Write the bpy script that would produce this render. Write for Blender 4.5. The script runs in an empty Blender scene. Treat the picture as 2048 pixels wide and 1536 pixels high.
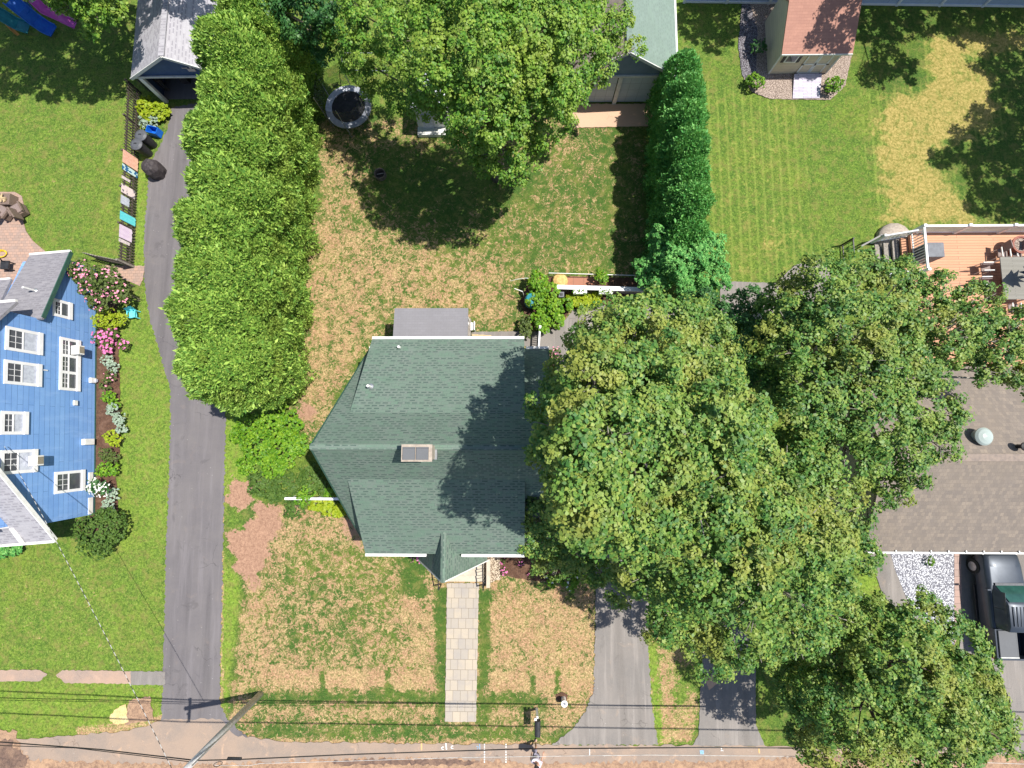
import bpy, bmesh, math, random
import numpy as np
from mathutils import Vector, Matrix

SC = bpy.context.scene
COL = SC.collection
rng = np.random.default_rng(7)
random.seed(7)

# ------------------------------------------------------------------ camera
F = 950.0; HCAM = 27.0                    # focal length in pixels of a 2048 wide frame, height in metres
zc = np.array([-(1040 - 1024) / F, (865 - 768) / F, 1.0]); zc /= np.linalg.norm(zc)
yc = np.array([0, 1.0, 0]); yc -= yc.dot(zc) * zc; yc /= np.linalg.norm(yc)
xc = np.cross(yc, zc); RM = np.array([xc, yc, zc])
cam_d = bpy.data.cameras.new('camera'); cam = bpy.data.objects.new('camera', cam_d); COL.objects.link(cam)
cam_d.sensor_width = 36; cam_d.lens = 36 * F / 2048; cam_d.clip_start = 0.5; cam_d.clip_end = 1500
m4 = Matrix(RM.tolist()).to_4x4(); m4.translation = Vector((0, 0, HCAM)); cam.matrix_world = m4
SC.camera = cam

# ------------------------------------------------------------------ sky, sun, exposure
SUNV = Vector((0.468, 0.09, 1.0)).normalized()
w = bpy.data.worlds.new('World'); SC.world = w; w.use_nodes = True
nt = w.node_tree; nt.nodes.clear()
sky = nt.nodes.new('ShaderNodeTexSky'); sky.sky_type = 'NISHITA'; sky.sun_disc = False
sky.sun_elevation = math.asin(SUNV.z); sky.sun_rotation = math.atan2(SUNV.x, SUNV.y)
bg = nt.nodes.new('ShaderNodeBackground'); bg.inputs[1].default_value = 0.10
wo = nt.nodes.new('ShaderNodeOutputWorld')
nt.links.new(sky.outputs[0], bg.inputs[0]); nt.links.new(bg.outputs[0], wo.inputs[0])
sd = bpy.data.lights.new('sun', 'SUN'); sd.energy = 4.9; sd.angle = math.radians(0.5); sd.color = (1.0, 0.955, 0.87)
sun = bpy.data.objects.new('sun', sd); COL.objects.link(sun); sun.location = (20, 4, 60)
sun.rotation_euler = SUNV.to_track_quat('Z', 'Y').to_euler()
SC.view_settings.view_transform = 'Standard'; SC.view_settings.look = 'None'
SC.view_settings.exposure = 0.50; SC.view_settings.gamma = 1.0; SC.view_settings.use_curve_mapping = False

# ------------------------------------------------------------------ placing helpers
def ray(px, py): return RM @ np.array([(px - 1024) / F, -(py - 768) / F, -1.0])
def G(px, py, h=0.0):
    r = ray(px, py); t = (HCAM - h) / -r[2]
    return Vector((r[0] * t, r[1] * t, h))
def GP(px, py, A, B):
    """point where the line of sight meets the upright plane through ground points A, B"""
    ux, uy = B[0] - A[0], B[1] - A[1]; l = math.hypot(ux, uy); n = (-uy / l, ux / l)
    r = ray(px, py); t = (A[0] * n[0] + A[1] * n[1]) / (r[0] * n[0] + r[1] * n[1])
    return Vector((r[0] * t, r[1] * t, HCAM + r[2] * t))

# ------------------------------------------------------------------ materials
MATS = {}
def newmat(name):
    m = bpy.data.materials.new(name); m.use_nodes = True; t = m.node_tree
    t.nodes.clear()
    out = t.nodes.new('ShaderNodeOutputMaterial'); p = t.nodes.new('ShaderNodeBsdfPrincipled')
    t.links.new(p.outputs[0], out.inputs[0]); MATS[name] = m
    return m, t, p
def N(t, typ, **k):
    n = t.nodes.new('ShaderNode' + typ)
    for a, b in k.items():
        if a.startswith('i_'):
            key = a[2:]; key = int(key) if key.isdigit() else key.replace('_', ' ')
            n.inputs[key].default_value = b
        else: setattr(n, a, b)
    return n
def L(t, a, b): t.links.new(a, b)
def mixc(t, fac, a, b, mode='MIX'):
    n = t.nodes.new('ShaderNodeMix'); n.data_type = 'RGBA'; n.blend_type = mode; n.clamp_factor = True
    for s, v in ((0, fac), (6, a), (7, b)):
        if isinstance(v, (int, float)): n.inputs[s].default_value = v
        elif isinstance(v, (tuple, list)): n.inputs[s].default_value = (*v[:3], 1)
        else: L(t, v, n.inputs[s])
    return n.outputs[2]
def math_(t, op, a, b=0.0, clamp=False):
    n = t.nodes.new('ShaderNodeMath'); n.operation = op; n.use_clamp = clamp
    for s, v in ((0, a), (1, b)):
        if isinstance(v, (int, float)): n.inputs[s].default_value = v
        else: L(t, v, n.inputs[s])
    return n.outputs[0]
def remap(t, v, a, b, c=0.0, d=1.0):
    n = t.nodes.new('ShaderNodeMapRange'); n.interpolation_type = 'SMOOTHSTEP'
    L(t, v, n.inputs[0])
    for i, x in enumerate((a, b, c, d)):
        if isinstance(x, (int, float)): n.inputs[i + 1].default_value = x
        else: L(t, x, n.inputs[i + 1])
    return n.outputs[0]
def coord(t, kind='Object', scale=None, rot=None):
    c = t.nodes.new('ShaderNodeTexCoord').outputs[kind]
    if scale or rot:
        m = t.nodes.new('ShaderNodeMapping'); L(t, c, m.inputs[0])
        if scale: m.inputs['Scale'].default_value = scale
        if rot: m.inputs['Rotation'].default_value = rot
        c = m.outputs[0]
    return c
def noise(t, c, scale, detail=4, rough=.55, dist=0.0):
    n = N(t, 'TexNoise', i_Scale=scale, i_Detail=detail, i_Roughness=rough, i_Distortion=dist); L(t, c, n.inputs['Vector'])
    return n.outputs['Fac']
def bump(t, p, h, s=.3, d=.02):
    b = N(t, 'Bump', i_Strength=s, i_Distance=d); L(t, h, b.inputs['Height']); L(t, b.outputs[0], p.inputs['Normal'])

def plain(name, c1, c2=None, scale=4, rough=.75, bmp=0.0, bscale=30, metal=0.0, spec=.4):
    """painted, plastic or metal surface with slight uneven tone and dirt"""
    m, t, p = newmat(name)
    c2 = c2 or tuple(x * .78 for x in c1)
    c = coord(t); n = noise(t, c, scale, 5, .6)
    L(t, mixc(t, remap(t, n, .35, .7), c1, c2), p.inputs['Base Color'])
    p.inputs['Roughness'].default_value = rough; p.inputs['Metallic'].default_value = metal
    p.inputs['Specular IOR Level'].default_value = spec
    if bmp: bump(t, p, noise(t, c, bscale, 3), bmp, .01)
    return m
def shingles(name, base, alt, dark, row=.145, tab=.30, dash=True, streak=.12):
    m, t, p = newmat(name)
    uv = coord(t, 'UV')
    b1 = N(t, 'TexBrick', offset=.5, i_Scale=1, i_Mortar_Size=.004, i_Bias=0.0, i_Brick_Width=tab, i_Row_Height=row)
    b1.inputs['Color1'].default_value = (*base, 1); b1.inputs['Color2'].default_value = (*alt, 1); b1.inputs['Mortar'].default_value = (*dark, 1)
    L(t, uv, b1.inputs['Vector'])
    col = b1.outputs['Color']
    n1 = noise(t, uv, 2.2, 6, .7)
    col = mixc(t, remap(t, n1, .35, .75), col, alt)
    if dash:
        wob = noise(t, uv, 1.3, 3)
        b2 = N(t, 'TexBrick', offset=.37, i_Scale=1, i_Mortar_Size=.048, i_Mortar_Smooth=.15, i_Bias=0.0, i_Brick_Width=tab * 1.02, i_Row_Height=row)
        b2.inputs['Color1'].default_value = (0, 0, 0, 1); b2.inputs['Color2'].default_value = (1, 1, 1, 1); b2.inputs['Mortar'].default_value = (0, 0, 0, 1)
        L(t, uv, b2.inputs['Vector'])
        sel = math_(t, 'GREATER_THAN', b2.outputs['Color'], .34)
        f = math_(t, 'MULTIPLY', math_(t, 'SUBTRACT', 1.0, b2.outputs['Fac']), sel)
        f = math_(t, 'MULTIPLY', f, remap(t, wob, .2, .6, .55, .95))
        col = mixc(t, f, col, dark)
    n2 = noise(t, coord(t, 'UV', (1, .12, 1)), 1.1, 5, .6)
    col = mixc(t, math_(t, 'MULTIPLY', remap(t, n2, .45, .8), streak * 2), col, tuple(x * .55 for x in base))
    lg = noise(t, uv, .45, 5, .65, .6); col = mixc(t, remap(t, lg, .45, .7, 0, .4), col, tuple(x * .72 for x in base)); lt = noise(t, uv, .8, 6, .7, .5); col = mixc(t, remap(t, lt, .56, .70, 0, .3), col, tuple(min(1, x * 1.45) for x in alt))
    n3 = noise(t, uv, 60, 2)
    col = mixc(t, .35, col, mixc(t, n3, tuple(x * .6 for x in base), tuple(min(1, x * 1.5) for x in base)))
    L(t, col, p.inputs['Base Color']); p.inputs['Roughness'].default_value = .95; p.inputs['Specular IOR Level'].default_value = .15
    bump(t, p, b1.outputs['Fac'], .4, -.012)
    return m
def bricks(name, c1, c2, mortar, bw, rh, ms=.008, offset=.5, rough=.85, squash=1.0, rot=None, kind='UV', var=None):
    m, t, p = newmat(name)
    uv = coord(t, kind, None, rot)
    b = N(t, 'TexBrick', offset=offset, squash=squash, i_Scale=1, i_Mortar_Size=ms, i_Bias=0.0, i_Brick_Width=bw, i_Row_Height=rh)
    b.inputs['Color1'].default_value = (*c1, 1); b.inputs['Color2'].default_value = (*c2, 1); b.inputs['Mortar'].default_value = (*mortar, 1)
    L(t, uv, b.inputs['Vector'])
    col = b.outputs['Color']
    n = noise(t, uv, 1.7, 6, .65)
    v = var or tuple(x * .8 for x in c1)
    col = mixc(t, remap(t, n, .4, .8, 0, .6), col, v)
    n = noise(t, uv, 35, 3)
    col = mixc(t, remap(t, n, .35, .7, 0, .22), col, tuple(x * .6 for x in c2))
    L(t, col, p.inputs['Base Color']); p.inputs['Roughness'].default_value = rough; p.inputs['Specular IOR Level'].default_value = .25
    bump(t, p, b.outputs['Fac'], .5, -.012)
    return m
def leafmat(name, cols, trans=.25, patch=1.2, rough=.5, yellow=None, yamt=.0):
    """leaves: each leaf its own tint, plus patches of yellower growth"""
    m, t, p = newmat(name)
    g = t.nodes.new('ShaderNodeNewGeometry').outputs['Random Per Island']
    r = t.nodes.new('ShaderNodeValToRGB'); L(t, g, r.inputs[0])
    el = r.color_ramp.elements
    while len(el) < len(cols): el.new(.5)
    for i, c in enumerate(cols): el[i].position = i / (len(cols) - 1); el[i].color = (*c, 1)
    col = r.outputs[0]
    c = coord(t)
    ti = N(t, 'Attribute', attribute_name='tint').outputs['Fac']
    col = mixc(t, remap(t, ti, .0, .45, .62, 0), col, cols[0]); col = mixc(t, remap(t, ti, .6, 1, 0, .6), col, cols[-1])
    n = noise(t, c, patch, 3, .6)
    col = mixc(t, remap(t, n, .46, .66, 0, .35), col, cols[len(cols) // 2], 'MIX')
    if yellow:
        n = noise(t, c, patch * .55, 4, .6)
        col = mixc(t, math_(t, 'MULTIPLY', remap(t, n, .50, .64), yamt), col, yellow)
    L(t, col, p.inputs['Base Color']); p.inputs['Roughness'].default_value = rough; p.inputs['Specular IOR Level'].default_value = .35
    tr = N(t, 'BsdfTranslucent'); L(t, mixc(t, .5, col, (.20, .36, .03)), tr.inputs[0])
    mx = N(t, 'MixShader'); mx.inputs[0].default_value = trans
    L(t, p.outputs[0], mx.inputs[1]); L(t, tr.outputs[0], mx.inputs[2])
    out = [x for x in t.nodes if x.type == 'OUTPUT_MATERIAL'][0]; L(t, mx.outputs[0], out.inputs[0])
    return m

plain('white', (.80, .79, .77), (.66, .65, .63), 3, .5)
plain('white_vinyl', (.84, .83, .84), (.75, .74, .76), 2, .4)
plain('black_metal', (.012, .012, .014), (.03, .03, .03), 6, .4)
plain('black_plastic', (.02, .021, .024), (.04, .04, .045), 6, .55)
plain('dark_cover', (.035, .028, .032), (.06, .05, .05), 9, .7, .6, 14)
plain('grey_plastic', (.10, .105, .12), (.07, .075, .085), 8, .5)
plain('grey_cover', (.17, .18, .20), (.13, .135, .15), 5, .7, .4, 8)
plain('blue_plastic', (.005, .10, .50), (.01, .14, .55), 5, .4)
plain('teal_plastic', (.01, .16, .20), (.02, .24, .28), 5, .4)
plain('aqua_cloth', (.10, .62, .70), (.20, .70, .76), 7, .6)
plain('pink_plastic', (.62, .10, .46), (.5, .08, .4), 5, .35)
plain('orange_plastic', (.7, .3, .05), None, 5, .4)
plain('yellow_plastic', (.8, .55, .03), None, 5, .4)
plain('steel', (.45, .47, .50), (.33, .34, .36), 8, .35, metal=.7)
plain('trim_green', (.035, .10, .075), (.03, .075, .06), 5, .6)
plain('gable_blue', (.055, .105, .22), (.045, .09, .19), 3, .7)
plain('grey_siding', (.19, .25, .33), (.16, .21, .28), 2, .7)
plain('house_wall', (.34, .36, .32), (.28, .3, .27), 2, .8)
plain('beige_wall', (.26, .215, .145), (.22, .18, .12), 3, .75)
plain('beige_trim', (.66, .66, .63), (.56, .56, .54), 4, .6)
plain('tan_wall', (.40, .36, .30), (.34, .3, .25), 3, .8)
plain('dark_wood', (.055, .042, .032), (.14, .12, .10), 12, .85, .4, 40)
plain('grey_wood', (.30, .27, .24), (.18, .16, .14), 9, .85, .4, 40)
plain('raw_wood', (.52, .40, .24), (.42, .31, .18), 8, .8, .3, 40)
plain('pole_wood', (.62, .62, .63), (.44, .43, .43), 9, .8, .5, 40)
plain('bark', (.11, .085, .065), (.2, .17, .14), 9, .95, .7, 18)
plain('pale_bark', (.34, .31, .27), (.2, .18, .15), 9, .9, .4, 18)
plain('wicker', (.20, .145, .12), (.13, .09, .075), 20, .8, .5, 60)
plain('rubber', (.02, .02, .02), None, 9, .8)
plain('red_pot', (.28, .10, .07), None, 7, .7)
plain('stone', (.42, .36, .30), (.30, .25, .21), 8, .85, .5, 20)
plain('step_stone', (.52, .45, .36), (.44, .38, .30), 4, .8, .3, 30)
plain('skin', (.52, .30, .21), (.45, .25, .17), 9, .55)
plain('hair', (.02, .014, .012), None, 20, .6)
plain('tee', (.72, .68, .78), (.60, .55, .68), 9, .8)
plain('shorts', (.30, .29, .36), (.22, .2, .28), 9, .85)
plain('wire_black', (.012, .012, .012), None, 3, .5)
m, t, p = newmat('wire_twist'); wv_ = N(t, 'TexWave', i_Scale=1.1, bands_direction='Y'); L(t, coord(t), wv_.inputs['Vector']); L(t, mixc(t, remap(t, wv_.outputs['Fac'], .45, .55), (.03, .03, .03), (.42, .42, .41)), p.inputs['Base Color'])
plain('wire_white', (.60, .60, .59), (.30, .30, .30), 3, .5)
plain('paint_white', (.80, .80, .78), (.55, .53, .5), 12, .7)
plain('paint_blue', (.12, .36, .62), (.35, .42, .48), 12, .7)
plain('paint_orange', (.72, .40, .14), (.5, .36, .22), 12, .7)
plain('umbrella_blue', (.012, .05, .13), (.02, .07, .18), 4, .8)
plain('towel_peach', (.78, .40, .30), (.85, .55, .42), 9, .9)
plain('towel_lilac', (.66, .52, .70), (.74, .62, .74), 5, .9)
plain('towel_white', (.80, .70, .68), (.45, .40, .44), 14, .9)
plain('interior_dark', (.02, .018, .018), (.05, .04, .035), 3, .9)
plain('curtain', (.55, .58, .66), (.40, .42, .50), 6, .8)
plain('ac_grille', (.30, .26, .2), (.2, .18, .14), 30, .7)
plain('brown_seat', (.20, .15, .14), (.26, .20, .18), 12, .8)
plain('red_brick_edge', (.38, .20, .16), (.3, .22, .18), 12, .85, .5, 20)
plain('tail_red', (.5, .02, .01), None, 4, .25)
plain('flag_yellow', (.66, .46, .17), (.45, .28, .1), 6, .8)
for nm, c in (('petal_pink', (.75, .28, .40)), ('petal_white', (.8, .8, .74)), ('petal_magenta', (.62, .16, .36))):
    plain(nm, c, tuple(min(1, x * 1.15) for x in c), 20, .7)

m, t, p = newmat('glass'); p.inputs['Base Color'].default_value = (.035, .045, .055, 1); p.inputs['Roughness'].default_value = .06
p.inputs['Specular IOR Level'].default_value = .6
L(t, mixc(t, noise(t, coord(t), 1.4, 2), (.03, .035, .04), (.13, .14, .16)), p.inputs['Base Color'])
m, t, p = newmat('windshield'); p.inputs['Roughness'].default_value = .05
L(t, mixc(t, noise(t, coord(t), 3, 2), (.015, .045, .04), (.04, .13, .105)), p.inputs['Base Color'])
m, t, p = newmat('truck_paint'); p.inputs['Base Color'].default_value = (.012, .018, .024, 1); p.inputs['Metallic'].default_value = .35
L(t, mixc(t, noise(t, coord(t), 2.5, 4), (.03, .04, .056), (.05, .062, .085)), p.inputs['Base Color'])
p.inputs['Roughness'].default_value = .42; p.inputs['Coat Weight'].default_value = .25; p.inputs['Coat Roughness'].default_value = .05
m, t, p = newmat('skylight_dome'); p.inputs['Base Color'].default_value = (.36, .42, .40, 1); p.inputs['Roughness'].default_value = .15
m, t, p = newmat('mesh_net'); p.inputs['Base Color'].default_value = (.05, .05, .05, 1); p.inputs['Roughness'].default_value = .8
tb = N(t, 'BsdfTransparent'); mx = N(t, 'MixShader'); mx.inputs[0].default_value = .42
L(t, tb.outputs[0], mx.inputs[1]); L(t, p.outputs[0], mx.inputs[2]); L(t, mx.outputs[0], [x for x in t.nodes if x.type == 'OUTPUT_MATERIAL'][0].inputs[0])

shingles('roof_green', (.132, .205, .155), (.175, .19, .18), (.020, .034, .040))
shingles('roof_grey', (.27, .26, .28), (.20, .195, .22), (.10, .095, .115), .14, .34)
shingles('roof_white_grey', (.40, .39, .42), (.33, .32, .35), (.13, .12, .15), .16, .36)
shingles('roof_terracotta', (.44, .235, .18), (.32, .17, .135), (.16, .07, .055), .145, .3, False)
shingles('roof_brown', (.27, .225, .185), (.135, .12, .115), (.09, .075, .07), .19, .17, False, .2)
plain('ridge_tan', (.27, .215, .18), (.20, .165, .145), 5, .9)
shingles('roof_pale_green', (.19, .255, .215), (.17, .215, .20), (.11, .15, .13), .14, .22)
shingles('roof_flat_grey', (.23, .225, .245), (.20, .195, .21), (.13, .125, .14), .14, .3, False, .2)
bricks('blue_siding', (.215, .39, .72), (.17, .33, .66), (.08, .17, .38), 2.9, .27, .008, var=(.14, .28, .60))
m = MATS['blue_siding']; t = m.node_tree; p = [x for x in t.nodes if x.type == 'BSDF_PRINCIPLED'][0]; src = p.inputs['Base Color'].links[0].from_socket; uv = coord(t, 'UV')
col = mixc(t, remap(t, noise(t, coord(t, 'UV', (1, .18, 1)), 1.6, 5, .65), .5, .75, 0, .45), src, (.34, .50, .78)); col = mixc(t, remap(t, noise(t, uv, 3.2, 6, .8, 1.0), .66, .72, 0, .8), col, (.10, .16, .30)); L(t, col, p.inputs['Base Color'])
bricks('beige_siding', (.66, .56, .42), (.62, .52, .39), (.42, .35, .25), 30, .2, .006)
bricks('pavers_walk', (.47, .40, .31), (.375, .335, .29), (.24, .20, .155), .40, .53, .012, .38, var=(.30, .28, .28))
bricks('pavers_patio', (.45, .29, .22), (.33, .24, .20), (.22, .16, .13), .24, .17, .008, .5, var=(.36, .27, .24))
bricks('pavers_border', (.45, .30, .25), (.36, .27, .24), (.2, .15, .13), .6, .35, .012, .5)
bricks('deck_planks', (.60, .33, .205), (.53, .285, .18), (.22, .10, .07), 4.0, .155, .008, .5, var=(.55, .27, .16))
bricks('table_slats', (.28, .27, .24), (.25, .24, .21), (.11, .10, .09), 3.0, .07, .008, .5)
bricks('garage_panel', (.52, .58, .62), (.48, .54, .58), (.32, .36, .40), .62, .52, .012, 0.0)
bricks('ramp_planks', (.66, .62, .70), (.48, .44, .54), (.12, .10, .14), .5, .09, .008, .5, var=(.66, .62, .70))
bricks('garden_tiles', (.42, .19, .12), (.36, .17, .115), (.16, .11, .08), .62, .6, .012, 0.0)
bricks('vinyl_panels', (.42, .50, .66), (.40, .48, .64), (.2, .24, .36), 2.4, 8.0, .01, 0.0)
bricks('bed_panel', (.15, .155, .165), (.14, .145, .155), (.10, .10, .11), 3.0, 3.0, .01, 0.0)

def asphalt(name, c, c2, sand=(.42, .30, .21), samt=.15, streak=True):
    m, t, p = newmat(name)
    o = coord(t)
    col = mixc(t, remap(t, noise(t, o, .5, 6, .65), .35, .7), c, c2)
    if streak:
        s = noise(t, coord(t, 'Object', (3.2, .22, 1)), 1.0, 5, .65)
        col = mixc(t, remap(t, s, .46, .70, 0, .7), col, tuple(min(1, x * 1.5) for x in c))
        s = noise(t, coord(t, 'Object', (2.0, .12, 1)), .8, 3, .5)
        col = mixc(t, remap(t, s, .50, .66, 0, .55), col, tuple(x * .62 for x in c))
        st_ = noise(t, o, .9, 5, .7, .8); col = mixc(t, remap(t, st_, .60, .68, 0, .4), col, tuple(x * .5 for x in c))
    col = mixc(t, math_(t, 'MULTIPLY', remap(t, noise(t, o, 1.1, 7, .7, .6), .56, .72), samt), col, sand)
    g = noise(t, o, 55, 3, .7)
    col = mixc(t, remap(t, g, .3, .75, 0, .45), col, tuple(min(1, x * 1.5) for x in c))
    sp = N(t, 'TexVoronoi', i_Scale=3.0); L(t, o, sp.inputs['Vector'])
    col = mixc(t, remap(t, sp.outputs['Distance'], .03, .05, .7, 0), col, (.6, .58, .55))
    vr = N(t, 'TexVoronoi', i_Scale=.55, feature='DISTANCE_TO_EDGE', i_Randomness=1.0)
    mp = t.nodes.new('ShaderNodeVectorMath'); mp.operation = 'ADD'
    nn = N(t, 'TexNoise', i_Scale=1.4, i_Detail=4); L(t, o, nn.inputs['Vector']); L(t, o, mp.inputs[0]); L(t, nn.outputs['Color'], mp.inputs[1]); L(t, mp.outputs[0], vr.inputs['Vector'])
    crack = math_(t, 'MULTIPLY', remap(t, vr.outputs['Distance'], .0, .012, 1, 0), remap(t, noise(t, o, .35, 2), .52, .6))
    col = mixc(t, math_(t, 'MULTIPLY', crack, .55), col, tuple(x * .35 for x in c))
    L(t, col, p.inputs['Base Color']); p.inputs['Roughness'].default_value = .9; p.inputs['Specular IOR Level'].default_value = .2
    bump(t, p, g, .35, .01)
    return m
asphalt('asphalt_drive', (.128, .118, .124), (.155, .142, .142), samt=.10)
asphalt('asphalt_pale', (.21, .19, .175), (.165, .155, .148), samt=.3)
asphalt('asphalt_road', (.30, .225, .175), (.205, .175, .155), (.50, .33, .22), .85, False)
asphalt('concrete_path', (.36, .25, .19), (.22, .185, .17), (.48, .33, .25), .6, False)
asphalt('concrete_pad', (.52, .34, .235), (.44, .30, .22), (.5, .34, .22), .4, False)

def soil(name, cs, scale=5, bmp=.8):
    m, t, p = newmat(name); o = coord(t)
    col = mixc(t, remap(t, noise(t, o, scale, 8, .72, .5), .35, .65), cs[0], cs[1])
    col = mixc(t, remap(t, noise(t, o, scale * .3, 5, .6), .45, .7, 0, .8), col, cs[2])
    v = N(t, 'TexVoronoi', i_Scale=16.0); L(t, o, v.inputs['Vector'])
    col = mixc(t, remap(t, v.outputs['Distance'], .08, .3, .5, 0), col, cs[3])
    L(t, col, p.inputs['Base Color']); p.inputs['Roughness'].default_value = 1; p.inputs['Specular IOR Level'].default_value = .1
    bump(t, p, noise(t, o, 14, 5, .7), bmp, .05); return m
soil('dirt', ((.40, .26, .17), (.22, .14, .10), (.46, .30, .19), (.55, .40, .28)))
soil('dark_soil', ((.20, .13, .10), (.10, .07, .06), (.26, .17, .12), (.36, .27, .22)), 4)
soil('mulch', ((.13, .07, .045), (.07, .04, .03), (.17, .10, .07), (.26, .16, .11)), 8)
soil('straw', ((.66, .52, .24), (.52, .38, .17), (.70, .56, .32), (.75, .62, .36)), 9)
def gravel(name, a, b, c, sc=14):
    m, t, p = newmat(name); o = coord(t)
    v = N(t, 'TexVoronoi', i_Scale=sc); L(t, o, v.inputs['Vector'])
    sep = t.nodes.new('ShaderNodeSeparateColor'); L(t, v.outputs['Color'], sep.inputs[0])
    col = mixc(t, sep.outputs[0], a, b)
    col = mixc(t, remap(t, v.outputs['Distance'], .35, .6), col, c)
    L(t, col, p.inputs['Base Color']); p.inputs['Roughness'].default_value = .8
    bump(t, p, v.outputs['Distance'], 1.0, -.04); return m
gravel('gravel_white', (.78, .79, .82), (.42, .43, .48), (.16, .16, .19))
gravel('gravel_tan', (.60, .48, .40), (.36, .28, .24), (.2, .15, .12), 20)
gravel('gravel_cream', (.72, .62, .48), (.45, .36, .26), (.18, .13, .09), 16)
gravel('gravel_grey', (.26, .25, .27), (.16, .15, .17), (.07, .06, .07), 14)

# lawn: four painted zones (dry, lush, golden, bare) broken up by noise
m, t, p = newmat('lawn'); o = coord(t)
at = N(t, 'Attribute', attribute_name='zone'); sep = t.nodes.new('ShaderNodeSeparateColor'); L(t, at.outputs['Color'], sep.inputs[0])
dry, lush, gold, bare = sep.outputs[0], sep.outputs[1], sep.outputs[2], at.outputs['Alpha']
fine = noise(t, o, 6.5, 5, .8, .5); mid = noise(t, o, 1.7, 7, .74, .9); big = noise(t, o, .35, 5, .6, .4); vf = noise(t, o, 13, 4, .8, .4)
green = mixc(t, remap(t, math_(t, 'ADD', lush, math_(t, 'MULTIPLY', math_(t, 'SUBTRACT', mid, .5), 1.1)), .15, .95), (.050, .112, .022), (.195, .305, .036))
green = mixc(t, remap(t, big, .42, .68, 0, .35), green, (.22, .25, .04))
green = mixc(t, math_(t, 'MULTIPLY', remap(t, vf, .45, .68, 0, .8), remap(t, lush, .15, .6, .3, 1)), green, (.28, .385, .075))
green = mixc(t, remap(t, fine, .36, .58, .75, 0), green, (.045, .095, .018))
brn = noise(t, o, 2.1, 6, .72, .6); green = mixc(t, remap(t, brn, .46, .66, 0, .6), green, (.23, .21, .065))
goldc = mixc(t, remap(t, fine, .36, .64), (.20, .19, .045), (.47, .36, .13))
wv = N(t, 'TexWave', i_Scale=.62, i_Distortion=1.1, i_Detail=3.0, bands_direction='X'); L(t, o, wv.inputs['Vector'])
green = mixc(t, math_(t, 'MULTIPLY', remap(t, wv.outputs['Fac'], .70, 1.0), remap(t, gold, .02, .2, 0, .22)), green, (.36, .42, .09))
col = mixc(t, remap(t, math_(t, 'ADD', gold, math_(t, 'MULTIPLY', math_(t, 'SUBTRACT', mid, .5), 2.2)), .30, .85), green, goldc)
spk = math_(t, 'ADD', math_(t, 'MULTIPLY', mid, .34), math_(t, 'MULTIPLY', noise(t, o, 4.2, 8, .84, 1.3), .66))
tan = mixc(t, remap(t, noise(t, o, 1.2, 5, .6), .38, .66), (.57, .40, .205), (.52, .30, .185))
tan = mixc(t, remap(t, vf, .40, .62, .8, 0), tan, (.25, .165, .085)); tan = mixc(t, remap(t, vf, .55, .7, 0, .5), tan, (.72, .60, .34))
thr = math_(t, 'SUBTRACT', .634, math_(t, 'MULTIPLY', dry, .215))
f = remap(t, math_(t, 'SUBTRACT', spk, thr), -.008, .018)
f = math_(t, 'MULTIPLY', f, remap(t, noise(t, o, 8.0, 3, .7, .5), .51, .60, 1, .45))
col = mixc(t, math_(t, 'MULTIPLY', f, remap(t, dry, .02, .15)), col, tan)
soilc = mixc(t, remap(t, fine, .3, .7), (.27, .155, .105), (.46, .28, .19))
col = mixc(t, remap(t, math_(t, 'ADD', bare, math_(t, 'ADD', math_(t, 'MULTIPLY', math_(t, 'SUBTRACT', mid, .5), 1.6), math_(t, 'MULTIPLY', math_(t, 'SUBTRACT', fine, .5), 1.6))), .40, .56), col, soilc)
L(t, col, p.inputs['Base Color']); p.inputs['Roughness'].default_value = .95; p.inputs['Specular IOR Level'].default_value = .12
hgt = math_(t, 'ADD', fine, math_(t, 'MULTIPLY', vf, .6)); bump(t, p, hgt, .9, .07)
bpy.data.materials['lawn'].use_fake_user = True

leafmat('leaf_maple', [(.05, .14, .025), (.11, .225, .035), (.17, .28, .045), (.27, .34, .07)], .25, 1.0, .5, (.24, .24, .035), .35)
leafmat('leaf_maple_bright', [(.055, .165, .02), (.115, .27, .03), (.19, .36, .04), (.32, .42, .07)], .28, 1.0, .5, (.30, .32, .04), .3)
leafmat('leaf_oak', [(.036, .125, .030), (.085, .215, .040), (.165, .295, .052), (.31, .38, .078)], .24, .8, .5, (.36, .34, .07), .55)
leafmat('leaf_dark', [(.02, .08, .022), (.04, .14, .035), (.09, .22, .05)], .2, 1.2, .5)
leafmat('leaf_cedar', [(.09, .22, .036), (.17, .335, .05), (.28, .46, .07), (.45, .61, .12)], .2, 1.0, .6, (.26, .32, .05), .5)
leafmat('leaf_cedar_cool', [(.045, .22, .045), (.09, .33, .07), (.15, .43, .10), (.28, .56, .15)], .25, 1.6, .6)
leafmat('leaf_bright', [(.05, .17, .008), (.10, .26, .012), (.17, .34, .02), (.28, .44, .03)], .25, 1.5, .5)
leafmat('leaf_olive', [(.05, .085, .018), (.085, .125, .025), (.12, .165, .035)], .15, 1.5, .6)
leafmat('leaf_juniper', [(.04, .095, .012), (.07, .14, .02), (.11, .18, .03)], .15, 1.5, .6)
leafmat('leaf_lime', [(.22, .33, .01), (.34, .44, .015), (.45, .50, .04)], .3, 1.5, .5)
leafmat('leaf_silver', [(.28, .36, .28), (.38, .46, .38), (.20, .30, .18)], .1, 1.5, .7)

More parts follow.
